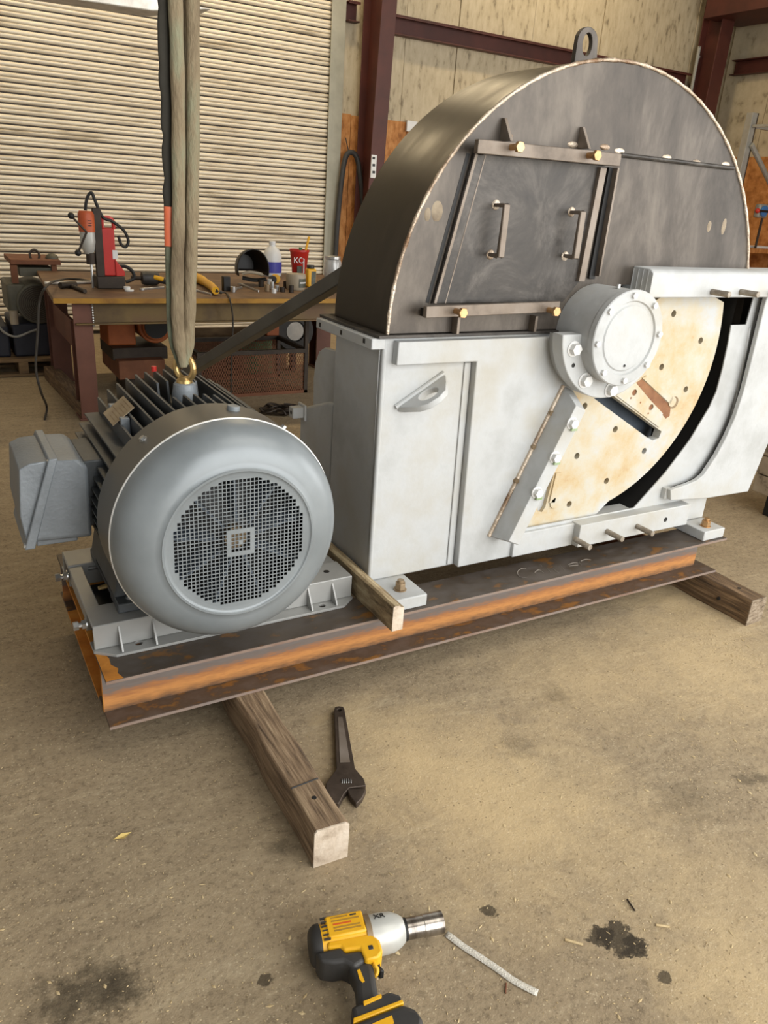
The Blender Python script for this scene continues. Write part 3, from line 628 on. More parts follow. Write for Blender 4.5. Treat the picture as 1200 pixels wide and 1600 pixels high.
# rounded front-left corner strip
B().cyl((BX0 + .008, YF + .008, BZ0), (BX0 + .008, YF + .008, BZ1 - .02), .009, n=12).build('corner_weld', 'white_paint', bx)
arc = [(2.387, 1.127), (2.394, 1.055), (2.396, .96), (2.391, .868), (2.371, .806), (2.301, .683), (2.266, .638), (2.19, .548), (2.086, .451), (2.05, .418)]
front = [(.905, 1.106), (1.63, 1.106), (1.63, .93), (1.455, .418)] + arc[::-1] + [(2.475, 1.127), (2.482, 1.232), (2.62, 1.232), (2.62, .45), (2.49, .40), (2.49, .315), (1.211, .315), (1.196, 1.037), (.903, 1.037)]
B().prism([(.905, 1.106), (1.63, 1.106), (1.63, .93), (1.455, .418), (1.455, .315), (1.211, .315), (1.196, 1.037), (.903, 1.037)], YP, YF).build('front_plate', 'white_paint', ch, bevel=.003)
B().prism([(1.457, .418)] + arc[::-1] + [(2.475, 1.127), (2.482, 1.232), (2.62, 1.232), (2.62, .45), (2.49, .40), (2.49, .315), (1.457, .315)], YP, YP + .006).build('ring_plate', 'white_paint', ch, bevel=.001)
# weld seams on the plate
B().prism([(1.168, 1.03), (1.192, 1.03), (1.207, .318), (1.183, .318)], YF - .006, YF).build('plate_weld', 'white_paint', ch, bevel=.004)
B().tube(crop_path([at(x, y, 'y', YP) for x, y in ((1171, 512), (1163, 560), (1150, 620), (1141, 655), (1133, 690))], 5), .006, 8).build('ring_weld', 'white_paint', ch)
# interior: drum liner behind the opening
lp = [(2.40, 1.23)] + [(x + .012, z) for x, z in arc] + [(1.95, .38), (1.7, .33)]
g = B(); n = len(lp); g.add([(x - .006, YP + .006, z) for x, z in lp] + [(x, YB - .02, z) for x, z in lp], [(i, i + 1, n + i + 1, n + i) for i in range(n - 1)])
g.build('drum_liner', 'dark_inner', ch, smooth=60)
B().box(1.2, 2.42, YB - .03, YB - .014, .33, 1.2).build('drum_back', 'dark_inner', ch)
# sill bars under the opening
B().box(1.44, 1.73, .115, .20, .318, .408).build('sill_block', 'white_paint', ch, bevel=.003)
srail = B().box(1.725, 2.33, .082, .20, .322, .413).build('sill_bar', 'white_paint', ch, bevel=.003)
for (px, py) in ((898, 842), (948, 830), (995, 822)):
    a = at(px, py, 'y', .082); B().cyl(a, a + Vector((0, -.082, 0)), .0105, n=14).build('stud', 'stud', srail, bevel=.001)
a = at(1040, 812, 'y', .0815); B().cyl(a, a + Vector((0, .01, 0)), .010, n=14).build('tapped_hole', 'black', srail)
# knife-bed bar (diagonal)
D0 = Vector((1.575, .94)); D1 = Vector((1.335, .415)); dd = (D1 - D0).normalized(); nn = Vector((-dd.y, dd.x))
if nn.x < 0: nn = -nn
kb = B()
poly = [D0, D0 + nn * .052 - dd * .0, D1 + nn * .052, D1]
vs = [(q.x, YP, q.y) for q in poly] + [(q.x, .035, q.y) for q in (D0 + dd * .05, D0 + nn * .052 + dd * .05, D1 + nn * .052 - dd * .02, D1 - dd * .02)]
kb.add(vs, [(0, 1, 2, 3), (7, 6, 5, 4), (0, 4, 5, 1), (1, 5, 6, 2), (2, 6, 7, 3), (3, 7, 4, 0)])
kbo = kb.build('knife_bed_bar', 'white_paint', ch, bevel=.002)
B().tube([(D0.x - .004, YP - .002, D0.y), (D1.x - .004, YP - .002, D1.y)], .008, 8).build('bar_weld', 'weld', kbo)
for (px, py) in ((893, 661), (866, 714), (838, 769)):
    a = at(px, py, 'y', .035); hexbolt(B(), a, (0, -1, 0), .016, .016).build('bed_bolt', 'white_bolt', kbo)
    a = a + Vector((.012, 0, -.022)); B().box(a.x - .016, a.x + .010, .024, .034, a.z - .004, a.z + .005).build('lock_tab', 'pale_green', kbo, bevel=.001)
for (px, py) in ((860, 645), (833, 698), (806, 751)):
    a = at(px, py, 'y', YP - .004); B().cyl(a + Vector((0, .004, 0)), a - Vector((0, .008, 0)), .009, n=10).build('stud_end', 'old_nut', kbo)
# rotor disc with real holes and knife slots
DC = (1.722, 1.058); DR = .628; DY = .145
slot = [(1.742, .880), (1.835, .884), (2.135, .722), (2.128, .695), (2.095, .690), (2.06, .705)]
hl = [circ(a, b_, .0125, 14) for a, b_ in ((2.069, 1.171), (2.248, 1.069), (2.062, .977), (2.224, .883), (1.705, .854), (1.88, .753), (1.708, .667), (2.06, .65), (1.884, .548), (1.71, .477))]
a0 = math.radians(-72); a1 = math.radians(14)
sector = [(DC[0] + DR * math.cos(a0 + (a1 - a0) * i / 48), DC[1] + DR * math.sin(a0 + (a1 - a0) * i / 48)) for i in range(49)]
sl2 = [(q.x, q.z) for q in (at(858, 738, 'y', .145), at(866, 738, 'y', .145), at(852, 792, 'y', .145), at(847, 800, 'y', .145), at(840, 799, 'y', .145), at(840, 790, 'y', .145))]
sector = sector + [(2.18, 1.26), (2.02, 1.245), (1.86, 1.17), (1.60, 1.10), (1.40, .9), (1.36, .6), (1.36, .395), (1.84, .395)]
disc = B().prism(sector, DY + .0, DY + .035, 'xz', hl + [slot, sl2]).build('rotor_disc', 'cream_disc', ch, smooth=30)
B().prism([(1.70, .95), (2.2, .78), (2.2, .62), (1.9, .62)], DY + .10, DY + .11).build('knife_pocket', 'fan_blue', disc)
def strip(p, q, w, y0, y1, name, m, par):
    p = Vector(p); q = Vector(q); d = (q - p).normalized(); e = Vector((-d.y, d.x)) * w / 2
    return B().prism([tuple(p + e), tuple(q + e), tuple(q - e), tuple(p - e)], y0, y1).build(name, m, par, bevel=.001)
def zz(pts, y=DY): return [tuple(at(x, y_, 'y', y).xz) for x, y_ in pts]
B().prism(zz(((994, 598), (1003, 592), (1048, 634), (1046, 650), (1040, 654))), DY - .0008, DY).build('clamp_groove', 'rust_edge', disc)
cl = B().prism(zz(((963, 618), (992, 599), (1036, 646), (1030, 668)), DY - .005), DY - .005, DY, 'xz', [circ(*zz(((990, 613),))[0], .012, 14), circ(*zz(((1016, 636),))[0], .012, 14)]).build('knife_clamp', 'cream_disc', disc, bevel=.001)
for (px, py) in ((990, 613), (1016, 636)): q = at(px, py, 'y', DY - .0005); B().cyl(q, q + Vector((0, .0004, 0)), .0125, n=14).build('bolt_recess', 'rust_edge', cl)
for (px, py) in ((986, 622), (1001, 629), (1013, 646)): q = at(px, py, 'y', DY - .0055); B().cyl(q, q + Vector((0, .003, 0)), .004, n=10).build('pin_hole', 'rust_edge', cl)
B().prism(zz(((1004, 591), (1011, 587), (1052, 622), (1048, 632)), DY - .005), DY - .005, DY).build('knife_edge', 'cream_disc', disc, bevel=.001)
q = at(1051, 628, 'y', DY - .005); B().cyl(q, q + Vector((0, .005, 0)), .020, n=20).build('knife_end', 'cream_disc', disc, bevel=.001)
q = at(1053, 629, 'y', DY - .001); B().cyl(q, q + Vector((0, .001, 0)), .024, n=20).build('knife_recess', 'old_nut', disc)
q0, q1 = at(872, 738, 'y', DY), at(861, 785, 'y', DY); strip((q0.x, q0.z), (q1.x, q1.z), .026, DY - .006, DY, 'knife_edge', 'cream_disc', disc)
q1 = at(866, 785, 'y', DY); B().cyl((q1.x, DY - .006, q1.z), (q1.x, DY + .002, q1.z), .022, n=20).build('clamp_end', 'cream_disc', disc, bevel=.001)
# feet pads with nuts
for (x0, x1, m_, px, py) in ((.888, 1.012, 'old_nut', 625, 921), (2.365, 2.492, 'brass_zinc', 1102, 822)):
    pd = B().box(x0, x1, .013, .30, ZT + .0005, BZ0).build('foot_pad', 'white_paint', ch, bevel=.004)
    a = at(px, py, 'z', BZ0)
    g = B().cyl((a.x, a.y, BZ0), (a.x, a.y, BZ0 + .003), .022, n=18).cyl((a.x, a.y, BZ0 + .003), (a.x, a.y, BZ0 + .026), .018, n=6).cyl((a.x, a.y, BZ0 + .026), (a.x, a.y, BZ0 + .036), .0115, n=14)
    g.build('foot_nut', m_, pd, bevel=.001)
B().box(.888, 1.012, .55, .69, ZT + .0005, BZ0).build('foot_pad', 'white_paint', ch, bevel=.004)
B().box(2.365, 2.49, .55, .69, ZT + .0005, BZ0).build('foot_pad', 'white_paint', ch, bevel=.004)
# top flange on the left with slots
tf = B().box(.826, BX0, .150, .53, 1.082, 1.114).build('top_flange', 'white_paint', ch, bevel=.003)
B().box(BX0, 2.0, YB, .53, 1.082, 1.114).build('top_flange', 'white_paint', ch, bevel=.003)
for (px, py) in ((500, 507), (533, 519), (569, 532)):
    a = at(px, py, 'x', .826); B().box(.8250, .8262, a.y - .006, a.y + .006, a.z - .008, a.z + .006).build('slot', 'black', tf)
# lower rear housing and pedestal on the left side
B().prism([(YB, BZ0), (.745, BZ0), (.745, .712), (.732, .742), (.70, .768), (.52, .832), (YB, .835)], BX0 + .002, 2.40, 'yz').build('rear_housing', 'white_paint', ch, bevel=.012, segs=3)
B().prism([(YB, .80), (.655, .76), (.66, .88), (.65, .94), (.62, .985), (.58, 1.005), (YB, 1.01)], BX0 + .012, BX0 + .03, 'yz').build('bearing_pedestal', 'white_paint', ch, bevel=.003)
lb = B().box(.826, BX0 + .004, .70, .738, .725, .765).box(BX0 - .006, BX0 + .003, .688, .75, .715, .775).build('side_block', 'white_paint', ch, bevel=.003)
B().cyl((.8255, .719, .745), (.828, .719, .745), .008, n=10).build('block_hole', 'black', lb)
# lifting lug on the front face
u = Vector((1.086 - .926, 0, .996 - .903)).normalized(); L_ = .185; o = Vector((.930, YF, .903)); nrm = Vector((u.z, 0, -u.x)); 
def lug(s, d, t): return o + u * s + Vector((0, -d, 0)) + nrm * t
outer = [(0, 0), (.008, .022), (.035, .075), (.06, .095), (.10, .100), (.135, .088), (.165, .05), (.185, .018), (.185, 0)]
hole = [(.095 + .034 * math.cos(2 * PI * i / 20), .048 + .028 * math.sin(2 * PI * i / 20)) for i in range(20)]
mbx = B().prism(outer, 0, .020, 'xy', [hole]); mbx.v = [lug(v.x, v.y, v.z) for v in mbx.v]
lg = mbx.build('lifting_lug', 'white_paint', ch, bevel=.002)
B().tube([lug(-.004, .004, -.002), lug(.19, .004, -.002)], .008, 8).build('lug_weld', 'white_paint', lg)
# upper right cross beam, rounded top lip, studs
cbm = B().prism([(.07, 1.238), (.07, 1.314), (.074, 1.322), (.088, 1.330), (.20, 1.333), (.20, 1.238)], 1.84, 2.78, 'yz').build('cross_beam', 'white_paint', ch, bevel=.004)
for (px, py) in ((1112, 456), (1157, 456), (1203, 457)):
    a = at(px, py, 'y', .07); B().cyl(a, a + Vector((0, -.075, 0)), .0105, n=14).build('stud', 'stud', cbm, bevel=.001)
for yy in (.09, .112, .134, .156):
    B().box(1.8385, 1.841, yy, yy + .004, 1.245, 1.325).build('end_ridge', 'white_paint', cbm)
# infeed side plate on the right
YI = .088
ins = [(q.x, q.z) for q in [at(x, y, 'y', YI) for x, y in ((1048, 766), (1075, 757), (1089, 751), (1100, 742), (1120, 712), (1136, 682), (1150, 650), (1162, 612), (1171, 577), (1185, 520), (1195, 478))]]
ins.append((ins[-1][0] + .002, 1.245))
ip = [tuple(at(1048, 782, 'y', YI).xz)] + ins + [(2.93, 1.245)] + [tuple(at(x, y, 'y', YI).xz) for x, y in ((1200, 694), (1169, 768), (1108, 778))]
B().prism(ip, YI, YI + .02).build('infeed_plate', 'white_paint', ch, bevel=.003)
n = len(ins); g = B(); lpq = [(x + .03, z - .01) for x, z in ins]
g.add([(x, YI + .02, z) for x, z in lpq] + [(x, YP, z) for x, z in lpq] + [(x + .01, YI + .02, z) for x, z in lpq] + [(x + .01, YP, z) for x, z in lpq],
      [(i, i + 1, n + i + 1, n + i) for i in range(n - 1)] + [(2 * n + i, 3 * n + i, 3 * n + i + 1, 2 * n + i + 1) for i in range(n - 1)] + [(0, n, 3 * n, 2 * n), (n - 1, 3 * n - 1, 4 * n - 1, 2 * n - 1)])
g.build('infeed_wall', 'dark_inner', ch, smooth=40)  # dark material paints in the shadow this wall stands in
B().box(ins[0][0] - .002, ins[0][0] + .03, YI + .02, YP, .445, .49).build('infeed_bracket', 'white_paint', ch, bevel=.002)
B().box(2.50, 2.52, YP + .01, YP + .30, 1.0, 1.236).build('infeed_side', 'dark_inner', ch)
# bearing housing
BC = (1.678, 1.122)
bh = B().lathe([(.150, .157), (.152, .0), (.149, -.002), (.149, -.004)], (BC[0], 0, BC[1]), n=64).build('bearing_housing', 'white_paint', ch, smooth=40)
fl = [(1.678 + .23 * math.cos(a), 1.142 + .23 * math.sin(a)) for a in [math.radians(183 + 147 * i / 30) for i in range(31)]]
fl = [(BC[0] - .10, 1.13)] + fl + [(BC[0] + .12, BC[1] - .09), (BC[0], BC[1])]
fg = B().prism(fl, .035, .085).build('housing_flange', 'white_paint', bh, bevel=.003)
B().lathe([(.20, .085), (.20, YP)], (BC[0], 0, BC[1]), n=40, a0=PI, a1=2 * PI - .3).build('flange_collar', 'white_paint', bh)
for a, b_ in ((1.501, 1.085), (1.571, .979), (1.697, .940)):
    hexbolt(B(), (a, .035, b_), (0, -1, 0), .019, .018).build('flange_bolt', 'white_bolt', fg)
q = at(896, 571, 'y', .0345); B().cyl(q, q + Vector((0, .008, 0)), .0075, n=12).build('dowel_hole', 'black', fg)
B().cyl((BC[0] - .02, .04, BC[1] + .15), (BC[0] - .02, .04, BC[1] + .163), .006, n=8).build('grease_fitting', 'zinc', bh)
cv = B().lathe([(.154, .0), (.154, -.020), (.151, -.023), (.120, -.023), (.116, -.017), (.107, -.017), (.103, -.021), (.05, -.022), (0.0001, -.022)], (BC[0], 0, BC[1]), n=64).build('bearing_cover', 'cream_disc', bh, smooth=30)
cv.data.materials[0] = M['white_paint']
for k in range(8):
    a = 2 * PI * k / 8 + math.radians(5); hexbolt(B(), (BC[0] + .137 * math.cos(a), -.023, BC[1] + .137 * math.sin(a)), (0, -1, 0), .0105, .009, False).build('cover_bolt', 'white_bolt', cv)
B().cyl((BC[0] + .005, -.0225, BC[1] - .088), (BC[0] + .005, -.015, BC[1] - .088), .005, n=10).build('drain_hole', 'black', cv)

# hood
HC = (1.674, 1.1245); HR = .7956; HY0, HY1 = .158, .50
th0, th1 = math.radians(14), math.radians(180)
nseg = 72
arcp = [(HC[0] + HR * math.cos(th0 + (th1 - th0) * i / nseg), HC[1] + HR * math.sin(th0 + (th1 - th0) * i / nseg)) for i in range(nseg + 1)]
hood = B().prism(arcp + [(HC[0] - HR, 1.126), (1.60, 1.126), (1.80, 1.27), (2.44, 1.27)], HY0, HY0 + .008).build('hood_front', 'raw_steel', ch)
sh = B().lathe([(HR, HY0 - .001), (HR, HY1), (HR - .008, HY1), (HR - .008, HY0 + .008)], (HC[0], 0, HC[1]), n=nseg, a0=math.radians(0), a1=math.radians(180)).build('hood_shell', 'shell_steel', hood, smooth=40)
B().prism([(HC[0] + HR * math.cos(PI * i / 48), HC[1] + HR * math.sin(PI * i / 48)) for i in range(49)], HY1 - .008, HY1).build('hood_back', 'shell_steel', hood)
wl = [(HC[0] + (HR - .002) * math.cos(th0 + (th1 - th0) * i / 90), HY0 - .001, HC[1] + (HR - .002) * math.sin(th0 + (th1 - th0) * i / 90)) for i in range(91)]
B().tube(wl, [.0055 + .0012 * math.sin(i * 2.3) for i in range(91)], 8).build('rim_weld', 'weld', hood, smooth=70)
B().box(.845, 1.60, .142, .545, 1.1145, 1.1235).build('hood_flange', 'raw_steel_dark', hood, bevel=.001)
# putty scars
for (px, py, sx_, sz) in ((683, 330, .022, .03), (668, 335, .012, .02), (1108, 354, .012, .02), (1131, 354, .013, .03)):
    a = at(px, py, 'y', HY0); B().sphere((a.x, HY0 + .001, a.z), 1.0, 10, (sx_, .003, sz)).build('ground_scar', 'putty', hood)
# access door
DYd = .146
tl, bl = at(741, 240, 'y', DYd), at(676, 474, 'y', DYd)
door = [(tl.x, tl.z), (at(945, 262, 'y', DYd).x, 1.628), (at(905, 440, 'y', DYd).x, at(905, 440, 'y', DYd).z), (1.53, 1.215), (bl.x, bl.z)]
dr_ = B().prism(door, DYd, HY0 - .0005).build('access_door', 'raw_steel_dark', ch, bevel=.001)
e0, e1 = Vector((tl.x, tl.z)), Vector((bl.x, bl.z))
strip(e0 + Vector((.006, 0)), e1 + Vector((.006, 0)), .010, DYd - .005, DYd, 'door_edge', 'bar_steel', dr_)
strip(e0 + Vector((.04, 0)), e1 + Vector((.045, .0)), .004, DYd - .0008, DYd, 'scribe_line', 'bar_steel', dr_)
strip(e0 + Vector((-.012, 0)), e1 + Vector((-.012, 0)), .012, HY0 - .001, HY0, 'door_gap', 'black', hood)
YB0, YB1 = .100, .118
def clamp(name, p, q, h, bolts):
    a, b_ = at(*p, 'y', YB0), at(*q, 'y', YB0)
    vs = [(a.x, YB0, a.z - h), (b_.x, YB0, b_.z - h), (b_.x, YB1, b_.z - h), (a.x, YB1, a.z - h), (a.x, YB0, a.z), (b_.x, YB0, b_.z), (b_.x, YB1, b_.z), (a.x, YB1, a.z)]
    c = B().add(vs, [(0, 3, 2, 1), (4, 5, 6, 7), (0, 1, 5, 4), (1, 2, 6, 5), (2, 3, 7, 6), (3, 0, 4, 7)]).build(name, 'bar_steel', ch, bevel=.002)
    for (bxp, byp) in bolts:
        k_ = at(bxp, byp, 'y', YB0)
        g = B().cyl((k_.x, YB1 + .02, k_.z), (k_.x, YB0 - .03, k_.z), .009, n=12); g.build('bolt_shank', 'brass_zinc', c)
        g = B().cyl((k_.x, YB0 - .03, k_.z), (k_.x, YB0 - .042, k_.z), .0155, n=6, rot=.2); g.build('bolt_head', 'brass_zinc', c, bevel=.001)
    return c
cb1 = clamp('clamp_bar', (748, 217), (972, 240), .036, ((799, 230), (919, 243)))
cb2 = clamp('clamp_bar', (667, 479), (876, 471), .033, ((712, 486), (857, 484)))
for c_, sp in ((cb1, ((760, 235), (955, 252))), (cb2, ((672, 490), (868, 483)))):
    for (px, py) in sp:
        a = at(px, py, 'y', YB1); B().box(a.x - .008, a.x + .008, YB1, HY0 - .001, a.z - .012, a.z + .012).build('stand_off', 'raw_steel_dark', c_)
for (px, py) in ((786, 218), (907, 230)):
    a = at(px, py, 'y', HY0 - .01); B().prism([(HY0, a.z - .005), (HY0, a.z + .055), (HY0 - .012, a.z + .055), (HY0 - .052, a.z - .005)], a.x - .005, a.x + .005, 'yz').build('gusset', 'bar_steel', hood, bevel=.001)
for (px, py) in ((713, 500), (834, 498)):
    a = at(px, py, 'y', HY0 - .015); B().box(a.x - .005, a.x + .005, HY0 - .03, HY0, 1.124, a.z + .01).build('gusset', 'bar_steel', hood, bevel=.001)
for (t, bt) in (((775, 320), (770, 398)), ((893, 331), (885, 400))):
    a, b_ = at(*t, 'y', DYd), at(*bt, 'y', DYd); hy = DYd - .055
    hd = B().box(a.x - .011, a.x + .011, hy, hy + .010, b_.z - .004, a.z + .004).box(a.x - .011, a.x + .011, hy + .010, DYd, a.z - .006, a.z + .004).box(a.x - .011, a.x + .011, hy + .010, DYd, b_.z - .004, b_.z + .006)
    ho = hd.build('door_handle', 'bar_steel', dr_, bevel=.003)
    B().sphere((a.x, DYd, a.z), .015, 10, (1, .4, 1)).build('handle_weld', 'weld', ho); B().sphere((a.x, DYd, b_.z), .015, 10, (1, .4, 1)).build('handle_weld', 'weld', ho)
# right-hand door frame: light strip, black strip for the shaded gap, light strip
def zstrip(p, q, w, y0, y1, m_, nm):
    a, b_ = at(*p, 'y', y0), at(*q, 'y', y0); return strip((a.x, a.z), (b_.x, b_.z), w, y0, y1, nm, m_, hood)
zstrip((944, 262), (909, 440), .026, .132, HY0, 'bar_steel', 'door_stop')
zstrip((967, 262), (937, 432), .008, .128, HY0, 'bar_steel', 'door_stop')
zstrip((957, 262), (925, 436), .026, HY0 - .010, HY0, 'black', 'door_gap')
a, b_ = at(970, 242, 'y', HY0 - .006), at(1146, 263, 'y', HY0 - .006); B().cyl(a, b_, .007, n=10).build('seam_bar', 'raw_steel_dark', hood)
for (px, py) in ((792, 212), (895, 226), (945, 230), (968, 236), (1042, 246), (1088, 254), (1134, 257)):
    a = at(px, py, 'y', HY0); B().sphere((a.x, HY0, a.z), 1.0, 10, (.022, .005, .009)).build('tack_weld', 'weld', hood)
# lifting eye on top of the hood
ec = at(915, 72, 'y', .36); r0 = .052
eye = [(ec.x - .045, HC[1] + HR - .012), (ec.x + .055, HC[1] + HR - .012)] + [(ec.x + .043 * math.cos(PI * i / 14), ec.z + .012 + .040 * math.sin(PI * i / 14)) for i in range(15)]
B().prism(eye, .352, .370, 'xz', [[(ec.x + .020 * math.cos(2 * PI * i / 18), ec.z + .004 + .032 * math.sin(2 * PI * i / 18)) for i in range(18)]]).build('lifting_eye', 'raw_steel', hood, bevel=.002)

# ------------------------------------------------------------------ lifting sling and fork tine
sl = empty('lifting_sling', (MX, .365, MZ + .33), 'worn tan fabric lifting sling hanging into the motor eye', 'sling')
ZTOP = 2.16
def strand(px_path, yd, w, m_, name, flat=.62, wav=0):
    pts = [at(x, y, 'y', yd) for x, y in px_path]
    q = crop_path(pts, 10); q = [p_ + Vector((wav * math.sin(i * 1.1 + math.sin(i * .7)), 0, 0)) for i, p_ in enumerate(q)]
    d = (q[0] - q[8]).normalized()
    if q[0].z < ZTOP: q = [q[0] + Vector((0, 0, ZTOP - q[0].z))] + q
    n_ = len(q); rr = [w * (1 + .05 * math.sin(i * .9)) for i in range(n_)]
    
    if px_path[-1][1] > 500:
        for i in range(6): rr[n_ - 1 - i] *= .62 + .06 * i
    return B().tube(q, rr, 14, flat, side=(1, 0, 0)).build(name, m_, sl, smooth=70)
strand([(274, 0), (278, 150), (279, 330), (277, 440), (279, 520), (287, 573)], .350, .0178, 'sling', 'sling_strand', .7)
strand([(301, 0), (302, 150), (301, 300), (298, 420), (295, 520), (291, 569)], .352, .0172, 'sling', 'sling_strand', .7)
strand([(286, 0), (290, 200), (288, 400), (286, 520), (288, 574)], .392, .014, 'sling', 'sling_strand')
strand([(257, 0), (259, 130), (264, 230), (265, 328)], .372, .0165, 'sling_dark', 'sling_strand', .45, .0022)
q = crop_path([at(x, y, 'y', .372) for x, y in ((266, 378), (267, 430), (270, 520), (283, 573))], 8); B().tube(q, [.0145] * (len(q) - 5) + [.013, .012, .011, .010, .009], 12, .6, side=(1, 0, 0)).build('sling_strand', 'sling_green', sl, smooth=70)
a, b_ = at(266, 323, 'y', .368), at(267, 385, 'y', .368)
B().tube([a, a.lerp(b_, .5), b_], .0172, 16, .62, side=(1, 0, 0)).build('sling_sleeve', 'orange', sl, smooth=60, label='orange sleeve')
tag(B().prism([(-.9, 1.975), (.42, 1.992), (.60, 1.987), (.42, 1.955), (-.9, 1.925)], .86, .97).build('fork_tine', 'galv', None, bevel=.003), 'pale steel forklift tine crossing behind the sling', 'fork tine')
tag(B().prism([(-.9, 2.205), (.42, 2.205), (.60, 2.200), (.42, 2.165), (-.9, 2.150)], .31, .42).build('fork_tine', 'galv', None, bevel=.003), 'steel forklift tine above the frame carrying the sling', 'fork tine')
# mast upright that carries both tines (left of the frame)
mast = empty('lift_mast', (-.98, .6, 0), 'steel lifting mast standing outside the view on the left', 'mast')
B().box(-1.0, -.90, .30, .98, 1.85, 2.35).build('carriage', 'dark_iron', mast, bevel=.004)
B().box(-1.10, -1.0, .36, .46, 0, 3.2).build('mast_rail', 'dark_iron', mast, bevel=.004); B().box(-1.10, -1.0, .82, .92, 0, 3.2).build('mast_rail', 'dark_iron', mast, bevel=.004)

# ------------------------------------------------------------------ leaning square tube
a = Vector((.832, 3.50, .03)); b_ = Vector((.985, .575, 1.262)); d = (b_ - a).normalized(); u = d.cross(Vector((0, 0, 1))).normalized() * .026; v = u.cross(d).normalized() * .026
a2 = a - d * 0; 
tag(B().add([a + u + v, a - u + v, a - u - v, a + u - v, b_ + u + v, b_ - u + v, b_ - u - v, b_ + u - v], [(3, 2, 1, 0), (4, 5, 6, 7), (0, 1, 5, 4), (1, 2, 6, 5), (2, 3, 7, 6), (3, 0, 4, 7)]).build('square_tube', 'steel_tube', None, bevel=.004), 'long grey square steel tube leaning on the back of the hood', 'steel tube')

# ------------------------------------------------------------------ work table and what lies on it
ZTB = .79
def pbox(px0, py0, px1, py1, y0, y1, mb=None):
    """axis-aligned box whose front face (plane y0) spans the given photo corners"""
    cx, cy = (px0 + px1) / 2, (py0 + py1) / 2
    l, r, t, b = at(px0, cy, 'y', y0).x, at(px1, cy, 'y', y0).x, at(cx, py0, 'y', y0).z, at(cx, py1, 'y', y0).z
    return (mb or B()).box(l, r, y0, y1, b, t)
wt = empty('welding_table', (1.6, 4.0, 0), 'heavy rust-brown steel work table in front of the roll-up door', 'table')
tp = [(.394, 3.347), (2.95, 3.27), (3.0, 4.83), (.492, 4.83)]
B().prism(tp, ZTB - .030, ZTB, 'xy').build('table_top', 'table_top', wt, bevel=.003)
B().hexa([(.396, 3.340, ZTB - .031), (2.95, 3.263, ZTB - .031), (2.95, 3.27, ZTB - .031), (.396, 3.347, ZTB - .031)], [(.396, 3.340, ZTB - .001), (2.95, 3.263, ZTB - .001), (2.95, 3.27, ZTB - .001), (.396, 3.347, ZTB - .001)]).build('top_edge', 'table_edge', wt)
zap = at(200, 505, 'y', 3.42).z
B().box(.52, 2.9, 3.41, 3.42, zap, ZTB - .03).box(.52, 2.9, 3.37, 3.41, ZTB - .04, ZTB - .03).box(.52, 2.9, 3.37, 3.41, zap, zap + .01).build('apron', 'table_beam', wt, bevel=.002)
B().box(.6, 2.9, 4.70, 4.71, zap, ZTB - .03).build('apron', 'table_beam', wt)
lx0, lx1 = at(113, 480, 'y', 3.40).x, at(143, 480, 'y', 3.40).x
def hleg(x0, x1, y, h):
    g = B().box(x0, x1, y, y + .012, .012, h).box(x0, x1, y + .15, y + .162, .012, h).box((x0 + x1) / 2 - .005, (x0 + x1) / 2 + .005, y + .012, y + .15, .012, h)
    return g.box(x0 - .01, x1 + .01, y - .01, y + .17, 0.001, .012)
hleg(lx0, lx1, 3.40, zap + .0).build('leg', 'table_leg', wt, bevel=.002)
hleg(lx0 - .0, lx1 + .02, 4.52, ZTB - .03).build('leg', 'table_leg', wt, bevel=.002)
hleg(2.70, 2.84, 3.42, zap).build('leg', 'table_leg', wt, bevel=.002)
hleg(2.72, 2.86, 4.52, ZTB - .03).build('leg', 'table_leg', wt, bevel=.002)
B().box(lx0, lx1, 3.40, 3.412, zap, ZTB - .03).build('leg_cap', 'table_leg', wt)
B().box(lx0 + .03, lx0 + .05, 3.57, 4.52, .42, .60).build('side_rail', 'table_leg', wt)
g = B()
for i in range(9): g.sphere((lx1 + .004, 3.398, ZTB - .05 - i * .016), .008, 6)
g.build('weld_bead', 'zinc', wt)

T = ZTB + .0004
# magnetic drill
YD = 3.78
md = empty('magnetic_drill', (at(172, 440, 'y', YD).x, YD, T), 'red magnetic drill press with orange motor standing on the table', 'drill press')
b0 = at(152, 440, 'y', YD).x; b1 = at(196, 440, 'y', YD).x; bt = at(172, 432, 'y', YD).z
B().box(b0, b1, YD, YD + .16, T, bt).build('magnet_base', 'dark_iron', md, bevel=.006)
rb = B().box(at(161, 400, 'y', YD).x, at(183, 400, 'y', YD).x, YD + .04, YD + .10, bt, at(172, 357, 'y', YD).z).build('drill_stand', 'red', md, bevel=.006)
g = B(); xa, xb = at(163, 350, 'y', YD).x, at(181, 350, 'y', YD).x; z0, z1 = at(172, 359, 'y', YD).z, at(172, 342, 'y', YD).z
g.tube(crop_path([(xa, YD + .07, z0), (xa + .005, YD + .07, z1), (xb - .01, YD + .07, z1 - .005), (xb, YD + .07, z0)], 5), .012, 8).build('carry_handle', 'red', md)
xr_ = at(197, 430, 'y', YD).x; xs_ = at(183, 430, 'y', YD).x
B().prism([(xs_, bt), (xr_, bt), (xr_, bt + .03), (xs_, at(183, 406, 'y', YD).z)], YD + .03, YD + .11).build('brace', 'red', md, bevel=.003)
pbox(176, 391, 184, 405, YD + .038, YD + .04).build('warning_label', 'jug', rb)
pbox(148, 325, 161, 432, YD + .03, YD + .07).build('slide', 'dark_iron', md, bevel=.004)
c0, c1, c2_ = at(135, 330, 'y', YD), at(136, 363, 'y', YD), at(138, 390, 'y', YD); r_ = .052
xc = c0.x + .004
mt = B().lathe([(0.001, c0.z), (r_ * .8, c0.z), (r_, c0.z - .02), (r_, c1.z), (0.001, c1.z)], (xc, YD + .05, 0), 'z', 20).build('motor_head', 'orange_red', md)
